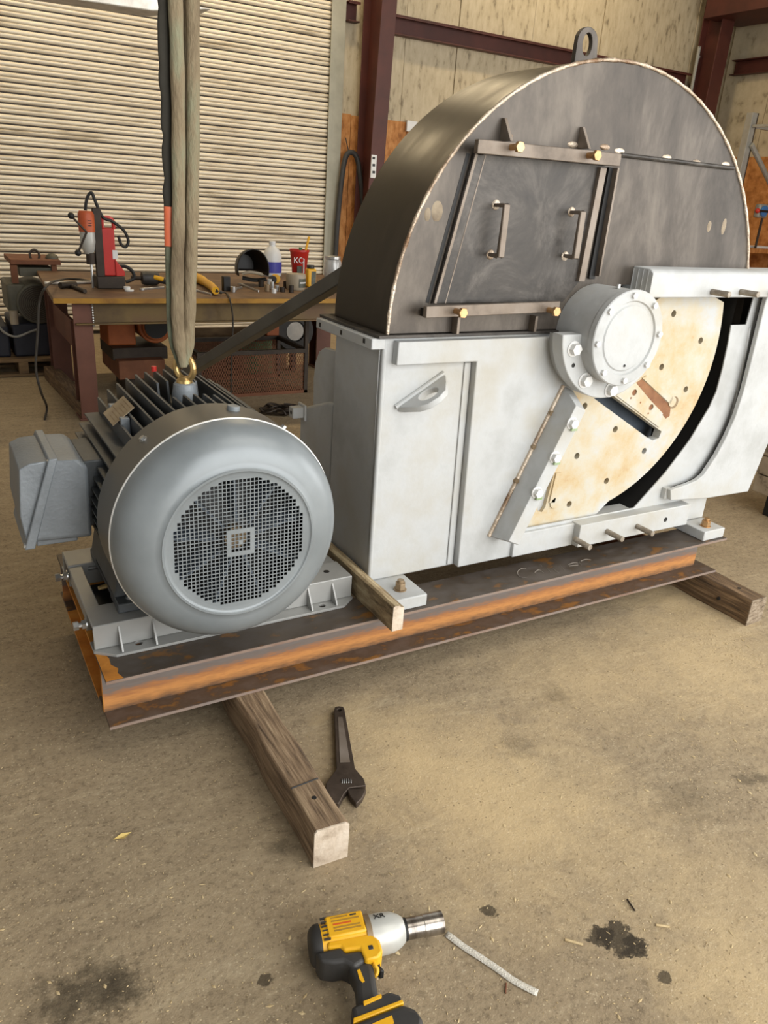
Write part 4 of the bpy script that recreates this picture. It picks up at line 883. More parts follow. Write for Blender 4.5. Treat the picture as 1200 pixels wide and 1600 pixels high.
for i in range(3): B().box(xc + .0, xc + .022, YD + .05 - r_ - .001, YD + .05 - r_ + .004, c0.z - .06 - i * .015, c0.z - .055 - i * .015).build('vent_slot', 'black', mt)
B().lathe([(r_ * .92, c1.z), (r_ * .95, c1.z - .06), (r_ * .8, c2_.z), (r_ * .5, c2_.z - .03), (.001, c2_.z - .03)], (xc, YD + .05, 0), 'z', 20).build('gear_case', 'alu', md)
ar = at(144, 396, 'y', YD); ae = at(145, 414, 'y', YD)
B().cyl((xc + .01, YD + .05, ar.z), (xc + .01, YD + .05, ae.z), .03, n=16).build('arbor', 'dark_iron', md, bevel=.002)
B().cyl((xc + .01, YD + .05, ae.z), (xc + .01, YD + .05, T), .008, n=8).build('drill_bit', 'zinc', md)
hb = (at(134, 362, 'y', YD).x, YD - .03, at(134, 362, 'y', YD).z)
for (px, py) in ((111, 337), (122, 395)):
    k_ = at(px, py, 'y', YD - .03); B().tube([hb, k_], .007, 8).build('feed_handle', 'dark_iron', md); B().sphere(k_, .021, 12).build('handle_knob', 'black', md)
Z7 = lambda x, y, Y: at(90 + x / 7.5, 290 + y / 7.5, 'y', Y)
B().tube(crop_path([Z7(x, y, YD + .06) for x, y in ((325, 290), (335, 190), (360, 115), (400, 85), (440, 180), (530, 370), (640, 420), (770, 520), (828, 640), (800, 718), (745, 690), (712, 590))], 6), .010, 8).build('power_cord', 'black', md)
B().tube(crop_path([Z7(x, y, YD + .05) for x, y in ((700, 945), (800, 950), (880, 1010), (890, 1090), (800, 1130))], 6), .012, 8).build('magnet_cord', 'black', md)
# long cable from the table down to the floor on the left
P = [at(x, y, 'z', T + .008) for x, y in ((150, 441), (120, 436), (96, 437))] + [at(75, 445, 'y', 3.30), at(62, 470, 'y', 3.28), at(59, 520, 'y', 3.28), at(56, 575, 'y', 3.28), at(64, 612, 'y', 3.3)]
e_ = at(74, 645, 'z', .008); P += [Vector((e_.x, e_.y, .05)), at(70, 655, 'z', .008)]
tag(B().tube(crop_path(P, 8), .0075, 8).build('power_cable', 'cable', None), 'dark power cable drooping off the left end of the table', 'cable')
def rod(px0, py0, px1, py1, z, r, n=10): return B().cyl(at(px0, py0, 'z', z), at(px1, py1, 'z', z), r, n=n)
tag(rod(70, 442, 146, 441, T + .011, .011).build('steel_rod', 'galv', None), 'shiny straight steel rod lying near the magnetic drill', 'rod')
hm = empty('hammer', at(110, 446, 'z', T).to_tuple(), 'dark hammer lying at the left end of the table', 'hammer')
rod(104, 444, 133, 455, T + .014, .013).build('handle', 'dark_iron', hm); rod(94, 446, 118, 444, T + .022, .021, 12).build('head', 'dark_iron', hm, bevel=.003)
ag = empty('angle_grinder', at(235, 444, 'z', T).to_tuple(), 'black angle grinder with yellow flash right of the magnetic drill', 'grinder')
q = at(235, 446, 'z', T); B().lathe([(.0, -.06), (.042, -.058), (.048, -.03), (.048, .04), (.04, .06), (0, .062)], (q.x, q.y, T + .05), 'x', 18).build('body', 'rubber', ag)
B().cyl((q.x + .05, q.y - .02, T + .045), (q.x + .14, q.y - .10, T + .022), .022, .018, n=12).build('handle', 'rubber', ag); B().cyl((q.x + .02, q.y - .035, T + .062), (q.x + .08, q.y - .06, T + .048), .016, n=10).build('yellow_band', 'yellow', ag)
B().cyl((q.x - .06, q.y, T + .05), (q.x - .13, q.y + .02, T + .05), .016, n=10).build('spindle', 'dark_iron', ag)
q = at(202, 455, 'z', T); tag(B().cyl((q.x, q.y, T), (q.x, q.y, T + .012), .03, n=16).cyl((q.x - .012, q.y + .01, T + .010), (q.x - .012, q.y + .01, T + .03), .022, n=16).build('white_cap', 'jug', None, bevel=.003), 'small white plastic cap on the table edge by the drill', 'cap')
for i, (a4, lb_) in enumerate((((222, 452, 256, 449), 'bright spanner beside the black angle grinder'), ((306, 454, 330, 460), 'bright spanner under the yellow grinder'), ((376, 444, 404, 455), 'bright spanner in front of the welding helmet'), ((366, 452, 378, 449), 'short pale chisel in front of the welding helmet'))):
    a, b_ = at(a4[0], a4[1], 'z', T + .006), at(a4[2], a4[3], 'z', T + .006); d = (b_ - a).normalized()
    o_ = empty('hand_spanner' if i < 3 else 'chisel', a.to_tuple(), lb_, 'spanner' if i < 3 else 'chisel')
    B().tube([a, b_], .009, 8, .5, side=(0, 0, 1)).build('shank', 'zinc', o_); B().cyl(a - Vector((0, 0, .005)), a + Vector((0, 0, .007)), .018, n=12).build('head', 'zinc', o_)
yg = empty('yellow_grinder', at(320, 450, 'z', T).to_tuple(), 'yellow power grinder lying left of the welding helmet', 'grinder')
B().tube(crop_path([at(x, y, 'z', T + .035) for x, y in ((303, 432), (316, 438), (330, 447), (337, 454))], 4), [.034] * 5 + [.028] * 4 + [.026] * 4, 12).build('body', 'yellow', yg)
B().tube([at(337, 454, 'z', T + .035), at(346, 457, 'z', T + .02)], .012, 8).build('cord_boot', 'rubber', yg)
P = [at(346, 457, 'z', T + .02), at(353, 458, 'z', T + .012), at(359, 468, 'y', 3.30), at(364, 500, 'y', 3.30), at(362, 550, 'y', 3.32), at(361, 600, 'y', 3.35), at(362, 640, 'y', 3.4)]
B().tube(crop_path(P, 6), .006, 8).build('power_cord', 'cable', yg)
pb = at(355, 455, 'z', T); tag(B().box(pb.x - .025, pb.x + .025, pb.y, pb.y + .05, T, T + .10).build('plug_block', 'black', None, bevel=.004), 'small black block standing at the table edge by the yellow grinder', 'block')
# welding helmet
hp = at(396, 446, 'z', T)
wh = empty('welding_helmet', (hp.x, hp.y, T), 'black welding helmet lying open side to the camera', 'helmet')
g = B(); n = 20; m_ = 10; vs = []
for j in range(m_ + 1):
    t = j / m_; rr = math.cos(t * PI / 2 * .92)
    for i in range(n + 1):
        a = math.radians(-18) + math.radians(216) * i / n
        x = .128 * math.cos(a) * (.55 + .45 * rr); z = .12 + .15 * math.sin(a) * (.6 + .4 * rr)
        vs.append((hp.x - .01 + x, hp.y - .03 + .20 * t, T + max(.002, z)))
k_ = n + 1
g.add(vs, [(j * k_ + i, j * k_ + i + 1, (j + 1) * k_ + i + 1, (j + 1) * k_ + i) for j in range(m_) for i in range(n)] + [tuple(m_ * k_ + i for i in range(k_))])
ho = g.build('shell', 'helmet', wh); s_ = ho.modifiers.new('th', 'SOLIDIFY'); s_.thickness = .008
B().tube(crop_path([(hp.x - .10, hp.y - .03, T + .06), (hp.x - .01, hp.y - .045, T + .045), (hp.x + .09, hp.y - .03, T + .05)], 6), .018, 8, .6).build('chin_guard', 'helmet', wh)
B().tube(crop_path([(hp.x - .09, hp.y + .0, T + .085), (hp.x - .04, hp.y - .02, T + .10), (hp.x + .04, hp.y - .02, T + .09), (hp.x + .07, hp.y, T + .08)], 6), .012, 8).build('head_band', 'grey_tub', wh)
# jug, cup, pen, tub, bottle, jar
q = at(425, 431, 'z', T); jg = empty('plastic_jug', (q.x, q.y, T), 'white plastic jug with blue label behind the helmet', 'jug')
B().lathe([(.001, .0), (.075, .002), (.08, .02), (.08, .17), (.06, .215), (.028, .245), (.026, .26), (.001, .262)], (q.x, q.y, T), 'z', 20).build('body', 'jug', jg)
B().lathe([(.0815, .03), (.0815, .12)], (q.x, q.y, T), 'z', 20).build('label', 'blue_label', jg)
B().cyl((q.x, q.y, T + .26), (q.x, q.y, T + .285), .028, n=14).build('cap', 'jug', jg, bevel=.002)
def text(txt, size, m_, parent, M4, name='lettering'):
    cu = bpy.data.curves.new(name, 'FONT'); cu.body = txt; cu.size = size; cu.extrude = .0006; cu.align_x = 'CENTER'; cu.align_y = 'CENTER'
    o_ = bpy.data.objects.new(name, cu); COL.objects.link(o_); dg = bpy.context.evaluated_depsgraph_get(); me = bpy.data.meshes.new_from_object(o_.evaluated_get(dg)); bpy.data.objects.remove(o_)
    me.transform(M4); me.materials.clear(); me.materials.append(M[m_]); r_ = bpy.data.objects.new(name, me); COL.objects.link(r_); r_.parent = parent; return r_
q = at(467, 431, 'z', T); cp = empty('red_cup', (q.x, q.y, T), 'red plastic cup full of pens behind the yellow bottle', 'cup')
B().lathe([(.001, .0), (.058, .0), (.082, .20), (.086, .205), (.086, .222), (.078, .222), (.054, .012), (.001, .012)], (q.x, q.y, T), 'z', 24).build('body', 'red', cp)
RX = Matrix.Rotation(PI / 2, 4, 'X')
text('KO', .07, 'jug', cp, Matrix.Translation((-.035, -.0755, .135)) @ RX)
B().box(q.x - .05, q.x - .005, q.y - .074, q.y - .069, T + .03, T + .09).build('print_panel', 'label_dark', cp); B().box(q.x + .006, q.x + .018, q.y - .074, q.y - .069, T + .03, T + .16).build('print_panel', 'jug', cp)
tag(B().cyl((q.x + .02, q.y, T + .05), (q.x + .088, q.y, T + .33), .011, n=8).build('marker_pen', 'yellow', None), 'yellow marker sticking out of the red cup', 'pen')
tag(B().cyl((q.x + .0, q.y + .02, T + .05), (q.x + .02, q.y + .02, T + .235), .016, n=8).build('marker_pen', 'green', None), 'green marker inside the red cup', 'pen')
q = at(462, 452, 'z', T); tu = empty('plastic_tub', (q.x, q.y, T), 'grey plastic tub with dark label at the table edge', 'tub')
B().lathe([(.001, .0), (.066, .0), (.072, .01), (.076, .10), (.07, .115), (.001, .116)], (q.x, q.y, T), 'z', 24).build('body', 'grey_tub', tu)
B().lathe([(.0765, .02), (.0775, .085)], (q.x, q.y, T), 'z', 12, math.radians(-95), math.radians(-35)).build('label', 'label_dark', tu)
B().lathe([(.0772, .05), (.0777, .06)], (q.x, q.y, T), 'z', 12, math.radians(-90), math.radians(-42)).build('label_text', 'jug', tu)
q = at(487, 449, 'z', T); yb = empty('yellow_bottle', (q.x, q.y, T), 'yellow bottle with black label right of the grey tub', 'bottle')
B().box(q.x - .035, q.x + .04, q.y, q.y + .06, T, T + .14).build('body', 'yellow', yb, bevel=.012, segs=3); B().box(q.x - .005, q.x + .034, q.y - .001, q.y + .0, T + .02, T + .12).build('label', 'label_dark', yb); B().cyl((q.x, q.y + .03, T + .14), (q.x, q.y + .03, T + .165), .03, n=14).build('cap', 'rubber', yb, bevel=.003)
q = at(519, 441, 'z', T); ja = empty('glass_jar', (q.x, q.y, T), 'clear grey jar at the right end of the table', 'jar')
B().lathe([(.001, .0), (.07, .0), (.072, .02), (.072, .16), (.06, .185), (.001, .186)], (q.x, q.y, T), 'z', 20).build('body', 'jar', ja); B().cyl((q.x, q.y, T + .186), (q.x, q.y, T + .21), .065, n=20).build('lid', 'zinc', ja, bevel=.003)
q = at(432, 443, 'z', T); tm = empty('tape_measure', (q.x, q.y, T), 'yellow and black tape measure between helmet and tub', 'tape measure')
B().cyl((q.x, q.y, T + .035), (q.x, q.y + .04, T + .035), .035, n=18).build('case', 'yellow', tm, bevel=.004); B().cyl((q.x - .03, q.y - .01, T + .03), (q.x - .03, q.y + .03, T + .03), .03, n=16).build('bumper', 'rubber', tm, bevel=.004)
mt_ = ['zinc', 'jug', 'dark_iron', 'zinc', 'jar', 'dark_iron', 'jug', 'old_nut', 'dark_iron', 'zinc', 'bar_steel', 'dark_iron']
lb2 = ['leftmost bright socket on the table near the plug block', 'white cap in the socket pile below the helmet', 'black socket directly under the helmet rim', 'bright socket left of the tape measure', 'pale ring in front of the tape measure', 'dark socket in front of the tape measure', 'small white cap beside the pale ring', 'brass fitting in the socket pile', 'dark knob in front of the grey tub', 'bright fitting in front of the yellow bottle', 'rusty short pipe in front of the jar', 'dark round socket left of the grey tub']
for i, (px, py) in enumerate(((364, 456), (421, 445), (408, 448), (425, 452), (433, 455), (441, 456), (428, 458), (417, 455), (455, 457), (497, 455), (515, 452), (446, 450))):
    q = at(px, py, 'z', T); rr = random.uniform(.013, .022); hh = random.uniform(.03, .055)
    tag(B().lathe([(rr * .55, 0), (rr, 0), (rr, hh), (rr * .6, hh), (rr * .55, hh * .5), (.001, hh * .5)], (q.x, q.y, T), 'z', 12).build('socket_piece' if i not in (1, 6) else 'bottle_cap', mt_[i], None), lb2[i], 'socket' if i not in (1, 6) else 'cap', 'small pieces piled on the table')

# ------------------------------------------------------------------ under and beside the table
wn = empty('orange_winch', (1.15, 4.2, 0), 'orange cast winch with round drum under the table', 'winch')
pbox(168, 506, 212, 540, 4.1, 4.4).build('body', 'orange_cast', wn, bevel=.01); q = at(243, 510, 'y', 4.05); B().cyl((q.x, 4.05, q.z), (q.x, 4.3, q.z), .125, n=28).cyl((q.x, 4.03, q.z), (q.x, 4.05, q.z), .10, n=24).build('drum', 'orange_cast', wn, bevel=.008); B().cyl((q.x, 4.02, q.z), (q.x, 4.03, q.z), .085, n=20).build('drum_bore', 'black', wn)
zt_ = at(200, 541, 'y', 4.1).z
bx_ = empty('steel_plate_stack', (1.1, 4.2, 0), 'grey steel plates stacked under the orange winch', 'steel plates')
pbox(176, 543, 262, 562, 4.0, 4.45).build('plate', 'dark_iron', bx_, bevel=.004)
zz = at(222, 562, 'y', 4.0).z; pbox(186, 563, 258, 592, 3.9, 4.5).build('plate', 'rust_brown', bx_, bevel=.004)
zz = at(232, 592, 'y', 3.9).z; B().box(.95, 1.32, 3.95, 4.45, 0, zz).build('plate', 'dark_iron', bx_)
ct = empty('mesh_cart', (1.95, 3.9, 0), 'black steel cart with expanded metal sides under the table', 'cart')
yc0, yc1 = 3.72, 4.28; xa, xb = at(308, 555, 'y', yc0).x, at(482, 548, 'y', yc0).x; zr1 = at(400, 548, 'y', yc0).z; zr0 = at(400, 614, 'y', yc0).z
for (y_, nm) in ((yc0, 'rim'), (yc1, 'rim')):
    B().box(xa, xb, y_, y_ + .03, zr1 - .03, zr1).build('rim_bar', 'dark_iron', ct); B().box(xa, xb, y_, y_ + .03, zr0 - .03, zr0).build('rim_bar', 'rust_brown', ct)
for x_ in (xa, xb - .03):
    B().box(x_, x_ + .03, yc0 + .03, yc1, zr1 - .03, zr1).build('rim_bar', 'dark_iron', ct)
    for y_ in (yc0, yc1): B().box(x_, x_ + .03, y_, y_ + .03, .0, zr1 - .03).build('post', 'dark_iron', ct)
B().box(xb - .03, xb, yc0, yc0 + .03, zr1, zr1 + .3).build('post', 'dark_iron', ct)
B().box(xa, xb, yc0, yc1, zr0 - .04, zr0 - .03).build('tray', 'rust_brown', ct)
g = B(); nx_ = 46; pz = (zr1 - zr0 - .03) / 7
for (y_, ) in ((yc0 + .012,), (yc1 + .012,)):
    for i in range(nx_):
        w_ = (xb - xa) / nx_
        for j in range(7):
            x_, z_ = xa + i * w_, zr0 + j * pz
            for (p0, p1) in (((x_, z_), (x_ + w_, z_ + pz)), ((x_, z_ + pz), (x_ + w_, z_))):
                g.tube([(p0[0], y_, p0[1]), (p1[0], y_, p1[1])], .0032, 4, caps=False)
o_ = g.build('expanded_mesh', 'rust_brown', ct, smooth=0); o_['kind'] = 'stuff'
pbn = tag(pbox(300, 512, 448, 560, 4.60, 4.64).build('plywood_offcut', 'osb', None, bevel=.003), 'tan sheet standing behind the mesh cart under the table', 'sheet'); zb_ = min(v.co.z for v in pbn.data.vertices)
for v in pbn.data.vertices:
    if v.co.z < zb_ + .001: v.co.z = .0005
pbn.data.materials[0] = M['pallet']
tw = empty('old_wheel', (at(462, 540, 'y', 4.5).x, 4.5, 0), 'old rubber wheel with bright hub on a stand under the table', 'wheel')  # an old wheel with its hub, held up by an axle stand
q = at(462, 518, 'y', 4.45); B().lathe([(.09, -.05), (.17, -.045), (.185, 0), (.17, .05), (.09, .05)], (q.x, 4.5, q.z), 'y', 28).build('tyre', 'rubber', tw); B().cyl((q.x, 4.46, q.z), (q.x, 4.54, q.z), .09, n=20).build('hub', 'zinc', tw, bevel=.01)
B().box(q.x - .02, q.x + .02, 4.47, 4.53, 0, q.z).build('axle_stand', 'dark_iron', tw)
pr = empty('orange_pump', (at(425, 520, 'y', 4.5).x, 4.4, 0), 'small orange pump on a green block under the table', 'pump')
B().box(at(385, 540, 'y', 4.35).x, at(432, 540, 'y', 4.35).x, 4.45, 4.58, 0, at(405, 532, 'y', 4.45).z).build('block', 'green', pr); pbox(417, 508, 436, 532, 4.36, 4.44).build('body', 'orange_cast', pr, bevel=.006)
q = at(405, 528, 'y', 4.4); B().cyl((q.x - .08, 4.42, q.z), (q.x + .06, 4.42, q.z), .035, n=14).build('motor', 'dark_iron', pr)
# coil of chain on the floor
g = B(); q = at(438, 645, 'z', 0)
pts = [(q.x + (.10 + .06 * math.sin(i * .9)) * math.cos(i * .55), q.y + (.08 + .04 * math.cos(i * 1.3)) * math.sin(i * .55), .012 + .010 * (i % 4)) for i in range(60)]
tag(g.tube(crop_path(pts, 3), .008, 6).build('wire_coil', 'dark_iron', None), 'dark tangled coil of wire on the floor under the table', 'coil')
# timber on the floor by the table leg
a, b_ = at(70, 592, 'z', 0), at(127, 654, 'z', 0); d = (b_ - a).normalized(); s_ = Vector((-d.y, d.x, 0)) * .10
if s_.x < 0: s_ = -s_
tag(B().hexa([a, b_, b_ + s_, a + s_], [v + Vector((0, 0, .10)) for v in (a, b_, b_ + s_, a + s_)]).build('floor_timber', 'timber_dark', None, bevel=.006), 'grey timber lying on the floor beside the table leg', 'timber')
# pallet with old machine
pl = empty('wooden_pallet', (.2, 4.9, 0), 'wooden pallet on the floor behind the table', 'pallet')
x_r = at(98, 545, 'y', 4.75).x
for i, y_ in enumerate((4.75, 4.93, 5.11, 5.29, 5.47)): B().box(-.75, x_r, y_, y_ + .12, .112, .135).build('deck_board', 'pallet', pl, bevel=.003)
for x_ in (-.75, at(37, 560, 'y', 4.75).x - .04, x_r - .09): B().box(x_, x_ + .07, 4.755, 5.58, .022, .112).build('stringer', 'pallet', pl, bevel=.003)
for y_ in (4.75, 5.1, 5.47): B().box(-.75, x_r, y_, y_ + .10, 0.001, .022).build('bottom_board', 'pallet', pl, bevel=.003)
om = empty('old_machine', (.3, 5.0, .135), 'old grey machine with round fan guard on the pallet', 'machine')
YM = 4.85
zt1 = at(60, 505, 'y', YM).z
B().box(at(20, 520, 'y', YM).x, at(96, 520, 'y', YM).x, YM, 5.45, .1355, zt1).build('base_block', 'navy', om, bevel=.015); B().box(-.6, at(14, 520, 'y', YM).x, YM, 5.4, .1355, zt1 - .02).build('base_block', 'navy', om, bevel=.015)
q = at(59, 474, 'y', YM); B().cyl((q.x, YM - .02, q.z), (q.x, 5.3, q.z), .155, n=32).build('motor_drum', 'teal_motor', om, bevel=.01)
B().cyl((q.x, YM - .03, q.z), (q.x, YM - .02, q.z), .135, n=32).build('fan_guard', 'dark_iron', om)
for i in range(9): B().lathe([(.014 * (i + 1), 0), (.014 * (i + 1) + .004, 0)], (q.x, YM - .0305, q.z), 'y', 28).build('guard_ring', 'teal_motor', om)
pbox(12, 443, 42, 490, YM, 5.3).build('side_housing', 'teal_motor', om, bevel=.02)
pbox(16, 406, 95, 414, YM - .02, 5.3).build('top_plate', 'rust_brown', om, bevel=.004); pbox(18, 414, 28, 443, YM, YM + .06).build('post', 'rust_brown', om); pbox(82, 414, 90, 445, YM, YM + .06).build('post', 'rust_brown', om); pbox(30, 418, 82, 432, YM + .02, 5.2).build('cross_box', 'teal_motor', om, bevel=.005)
q = at(54, 399, 'y', YM + .1); rr = .05
B().tube([(q.x + .034 * math.cos(math.radians(-60 + 300 * i / 20)), YM + .1, q.z + .034 * math.sin(math.radians(-60 + 300 * i / 20)) * 1.2) for i in range(-1, 22)], .009, 8).box(q.x - .03, q.x + .03, YM + .08, YM + .12, q.z - .06, q.z - .035).build('lifting_eye', 'dark_iron', om)
q = at(81, 402, 'y', YM + .1); B().sphere((q.x, YM + .1, q.z - .01), .05, 12, (1, 1, .8)).build('filler_cap', 'teal_motor', om)
B().tube(crop_path([at(x, y, 'y', YM - .05) for x, y in ((-8, 500), (5, 518), (25, 526), (48, 518), (58, 515))], 6), .009, 8).build('hose', 'rack_grey', om)
B().cyl((at(22, 500, 'y', YM).x, YM - .02, zt1), (at(22, 500, 'y', YM).x, YM - .02, zt1 + .10), .03, n=12).build('elbow', 'grey_tub', om)

# ------------------------------------------------------------------ things on the back and right walls
P = [at(x, y, 'y', 6.40) for x, y in ((524, 400), (528, 340), (534, 280), (540, 246), (549, 238), (558, 248), (563, 280), (567, 320))]
tag(B().tube(crop_path(P, 8), .028, 10).build('hanging_hose', 'rubber', None), 'black hose looped on a nail beside the door track', 'hose')
tag(B().tube(crop_path([at(x, y, 'y', 6.43) for x, y in ((540, 215), (545, 236), (550, 240))], 4) , .006, 6).build('hook_wire', 'dark_iron', None), 'thin dark wire holding the looped hose', 'wire')
q = at(584, 260, 'y', 5.95)
y_c = 6.085
lv = empty('measuring_stick', (at(584, 260, 'y', y_c).x, y_c, 0), 'white marked measuring stick on the red column', 'measuring stick')
pbox(580, 242, 588, 278, y_c, y_c + .012).build('stick', 'jug', lv)
for i in range(3): pbox(582, 245 + i * 11, 586, 249 + i * 11, y_c - .001, y_c).build('mark', 'black', lv)
o_ = pbox(590, 203, 597, 300, 6.30, 6.34).build('dark_bar', 'dark_iron', None)
for v in o_.data.vertices:
    if v.co.z < 1.7: v.co.z = 0.001
tag(o_, 'dark flat bar standing right of the red column', 'bar')
tag(B().tube(crop_path([at(x, y, 'y', 6.36) for x, y in ((614, 20), (608, 90), (600, 170), (596, 200))], 5), .007, 6).build('hanging_wire', 'rust_brown', None), 'thin reddish wire hanging beside the red column', 'wire')
tag(pbox(636, 189, 652, 206, 6.47, 6.50).build('white_plate', 'jug', None, bevel=.002), 'small white plate on the board beside the hood', 'notice')  # small white plate on the wall board
# grey storage rack by the right wall
YR = 4.9
rk = empty('storage_rack', (at(1180, 190, 'y', YR).x, YR, 0), 'grey steel storage rack near the right wall', 'rack')
xp = at(1178, 190, 'y', YR).x; zt2 = at(1181, 176, 'y', YR).z
B().box(xp - .045, xp + .045, YR, YR + .09, 0, zt2).build('upright', 'rack_grey', rk, bevel=.004); B().box(xp + .046, xp + .075, YR + .01, YR + .09, 0, zt2 - .0).build('upright_lip', 'dark_iron', rk)
B().box(xp - .045, xp + .045, YR - 1.2, YR - 1.11, 0, zt2).build('upright', 'rack_grey', rk, bevel=.004)
z1 = at(1190, 197, 'y', YR).z
B().box(xp - .02, xp + .02, YR - 1.11, YR, z1 - .03, z1).build('tie_bar', 'rack_grey', rk, bevel=.003); B().box(xp + .045, xp + 1.3, YR + .02, YR + .06, z1 - .03, z1 + .01).build('tie_bar', 'rack_grey', rk, bevel=.003)
a, b_ = at(1174, 226, 'y', YR - .02), at(1210, 300, 'y', YR - .02); B().tube([a, b_], .03, 8).build('diagonal_brace', 'rack_grey', rk)
zs = at(1185, 390, 'y', YR).z
B().box(xp - .25, xp + 1.3, YR - .1, YR + .5, zs - .04, zs + .02).build('shelf_board', 'osb', rk, bevel=.003); B().box(xp - .25, xp + 1.3, YR - .1, YR + .5, zs - .45, zs - .41).build('shelf_board', 'osb', rk, bevel=.003)
q = at(1193, 330, 'y', YR - .12)
bt_ = empty('blue_clamp_lamp', (q.x, YR - .1, zs), 'blue tool with red tip above the rack shelf', 'tool')
B().box(q.x - .08, q.x + .10, YR - .12, YR - .04, q.z - .08, q.z + .08).build('case', 'rack_grey', bt_, bevel=.02); B().cyl((q.x, YR - .14, q.z), (q.x, YR - .12, q.z), .065, n=20).build('lens', 'blue_tool', bt_, bevel=.004); B().cyl((q.x - .13, YR - .13, q.z), (q.x + .1, YR - .13, q.z), .018, n=10).build('arm', 'black', bt_); B().sphere((q.x - .13, YR - .13, q.z), .03, 10).build('tip', 'red', bt_); B().cyl((q.x + .05, YR - .09, zs + .02), (q.x + .05, YR - .09, q.z - .07), .015, n=8).build('stem', 'dark_iron', bt_)
q = at(1187, 384, 'y', YR - .05); tag(B().box(q.x - .12, q.x + .25, YR - .08, YR + .12, zs + .0205, zs + .045).build('paper_bundle', 'jug', None, bevel=.004), 'flat white bundle lying on the rack shelf', 'bundle')
# stack of stained planks on black feet at the right edge
a = at(1174, 766, 'z', .13)
kr = empty('plank_crate', (a.x + .4, a.y - .3, 0), 'stained grey plank crate on black feet at the right edge', 'crate')
for i in range(4): B().box(a.x, a.x + .8, a.y - .75, a.y, .13 + i * .105, .13 + i * .105 + .10).build('plank', 'concrete_block', kr, bevel=.004)
for (x_, y_) in ((.06, -.16), (.62, -.16), (.06, -.70), (.62, -.70)): B().box(a.x + x_, a.x + x_ + .12, a.y + y_, a.y + y_ + .10, 0, .13).build('foot', 'black', kr, bevel=.004)

# ------------------------------------------------------------------ tools on the floor
# adjustable wrench (local: +x towards the jaws)
a, b_ = at(530, 1112, 'z', .012), at(546, 1262, 'z', .012)
aw = empty('adjustable_wrench', (a.x, a.y, 0), 'large dark adjustable wrench on the floor beside the near timber', 'wrench', None, (0, 0, math.atan2(b_.y - a.y, b_.x - a.x)))
Lw = (b_ - a).length
hd_ = [(-.012, -.013), (-.016, 0), (-.012, .013), (.0, .016), (Lw * .66, .026), (Lw * .74, .045), (Lw * .80, .058), (Lw * .86, .060), (Lw * .97, .050), (Lw * .985, .028), (Lw * .90, .012), (Lw * .845, -.004), (Lw * .83, -.050), (Lw * .76, -.046), (Lw * .66, -.026), (.0, -.016)]
B().prism([(x, -y) for x, y in hd_], .002, .022, 'xy', [circ(.004, 0, .007, 12)]).build('handle', 'wrench', aw, bevel=.004, local=True)
B().prism([(Lw * .10, .007), (Lw * .60, .014), (Lw * .60, -.014), (Lw * .10, -.007)], .0222, .0232, 'xy').build('handle_panel', 'bar_steel', aw, local=True)
B().prism([(Lw * .845, -.004 + .0), (Lw * .86, .050), (Lw * .94, .036), (Lw * .99, .018), (Lw * .93, .004)], .003, .021, 'xy').build('movable_jaw', 'wrench', aw, bevel=.003, local=True)
g = B()
for i in range(5): g.lathe([(.006, i * .006), (.0115, i * .006 + .0015), (.0115, i * .006 + .0035), (.006, i * .006 + .005)], (Lw * .78, -.016, .015), 'y', 14)
g.build('adjusting_screw', 'zinc', aw, local=True)

# impact wrench lying on its side (local: +x to the socket, -y to the handle)
a, b_ = at(484, 1482, 'z', .045), at(690, 1441, 'z', .045)
iw = empty('impact_wrench', (a.x, a.y, 0), 'yellow and black cordless impact wrench lying on the floor', 'impact wrench', None, (0, 0, math.atan2(b_.y - a.y, b_.x - a.x)))
zc = .046; LI = (b_ - a).length; s = LI / .295
def lx(prof, name, m_, n=28, par=None, sq=1.0):
    mb_ = B().lathe([(r * s, x * s) for x, r in prof], (0, 0, zc), 'x', n); return mb_.build(name, m_, par or iw, local=True, smooth=40)
hs = lx([(.020, .0), (.020, .041), (.060, .042), (.118, .042), (.128, .040)], 'motor_housing', 'yellow')
lx([(0, .0), (0, .030), (.004, .037), (.012, .0425), (.022, .0435), (.022, .0)], 'rear_cap', 'rubber')
lx([(.118, .0), (.118, .0445), (.130, .0445), (.130, .0)], 'gear_collar', 'old_nut')
nose = lx([(.128, .041), (.150, .042), (.180, .040), (.196, .033), (.205, .026), (.206, .0)], 'nose_case', 'alu')
lx([(.203, .0235), (.212, .0235), (.212, .0)], 'anvil_ring', 'black')
lx([(.210, .001), (.210, .0225), (.250, .0225), (.251, .0238), (.295, .0238), (.295, .018), (.270, .017), (.270, .0)], 'socket', 'socket')
# yellow shell, side window, rib, black lower cover
top = zc + .042 * s
B().box(.035 * s, .118 * s, -.018 * s, .034 * s, top - .012, top + .0015).build('spec_label', 'yellow', hs, local=True, bevel=.004)
for i in range(6): B().box((.026) * s, (.040) * s, (.030 - i * .010) * s, (.0325 - i * .010) * s, top - .004, top + .001).build('vent_slot', 'rubber', hs, local=True)
for i, (y_, x0_, x1_, m_) in enumerate(((.024, .048, .085, 'print'), (.016, .048, .108, 'print'), (.008, .050, .090, 'red_print'), (.000, .050, .108, 'print'), (-.007, .050, .108, 'print'), (.024, .090, .104, 'rubber'))):
    B().box(x0_ * s, x1_ * s, y_ * s, (y_ + .0038) * s, top + .0012, top + .0019).build('label_print', m_, hs, local=True)
B().prism([(.030 * s, -.020 * s), (.125 * s, -.020 * s), (.140 * s, -.040 * s), (.140 * s, -.066 * s), (.128 * s, -.078 * s), (.10 * s, -.078 * s), (.096 * s, -.048 * s), (.062 * s, -.046 * s), (.058 * s, -.036 * s), (.030 * s, -.034 * s)], zc - .028, top - .006, 'xy').build('side_shell', 'yellow', iw, local=True, bevel=.005)
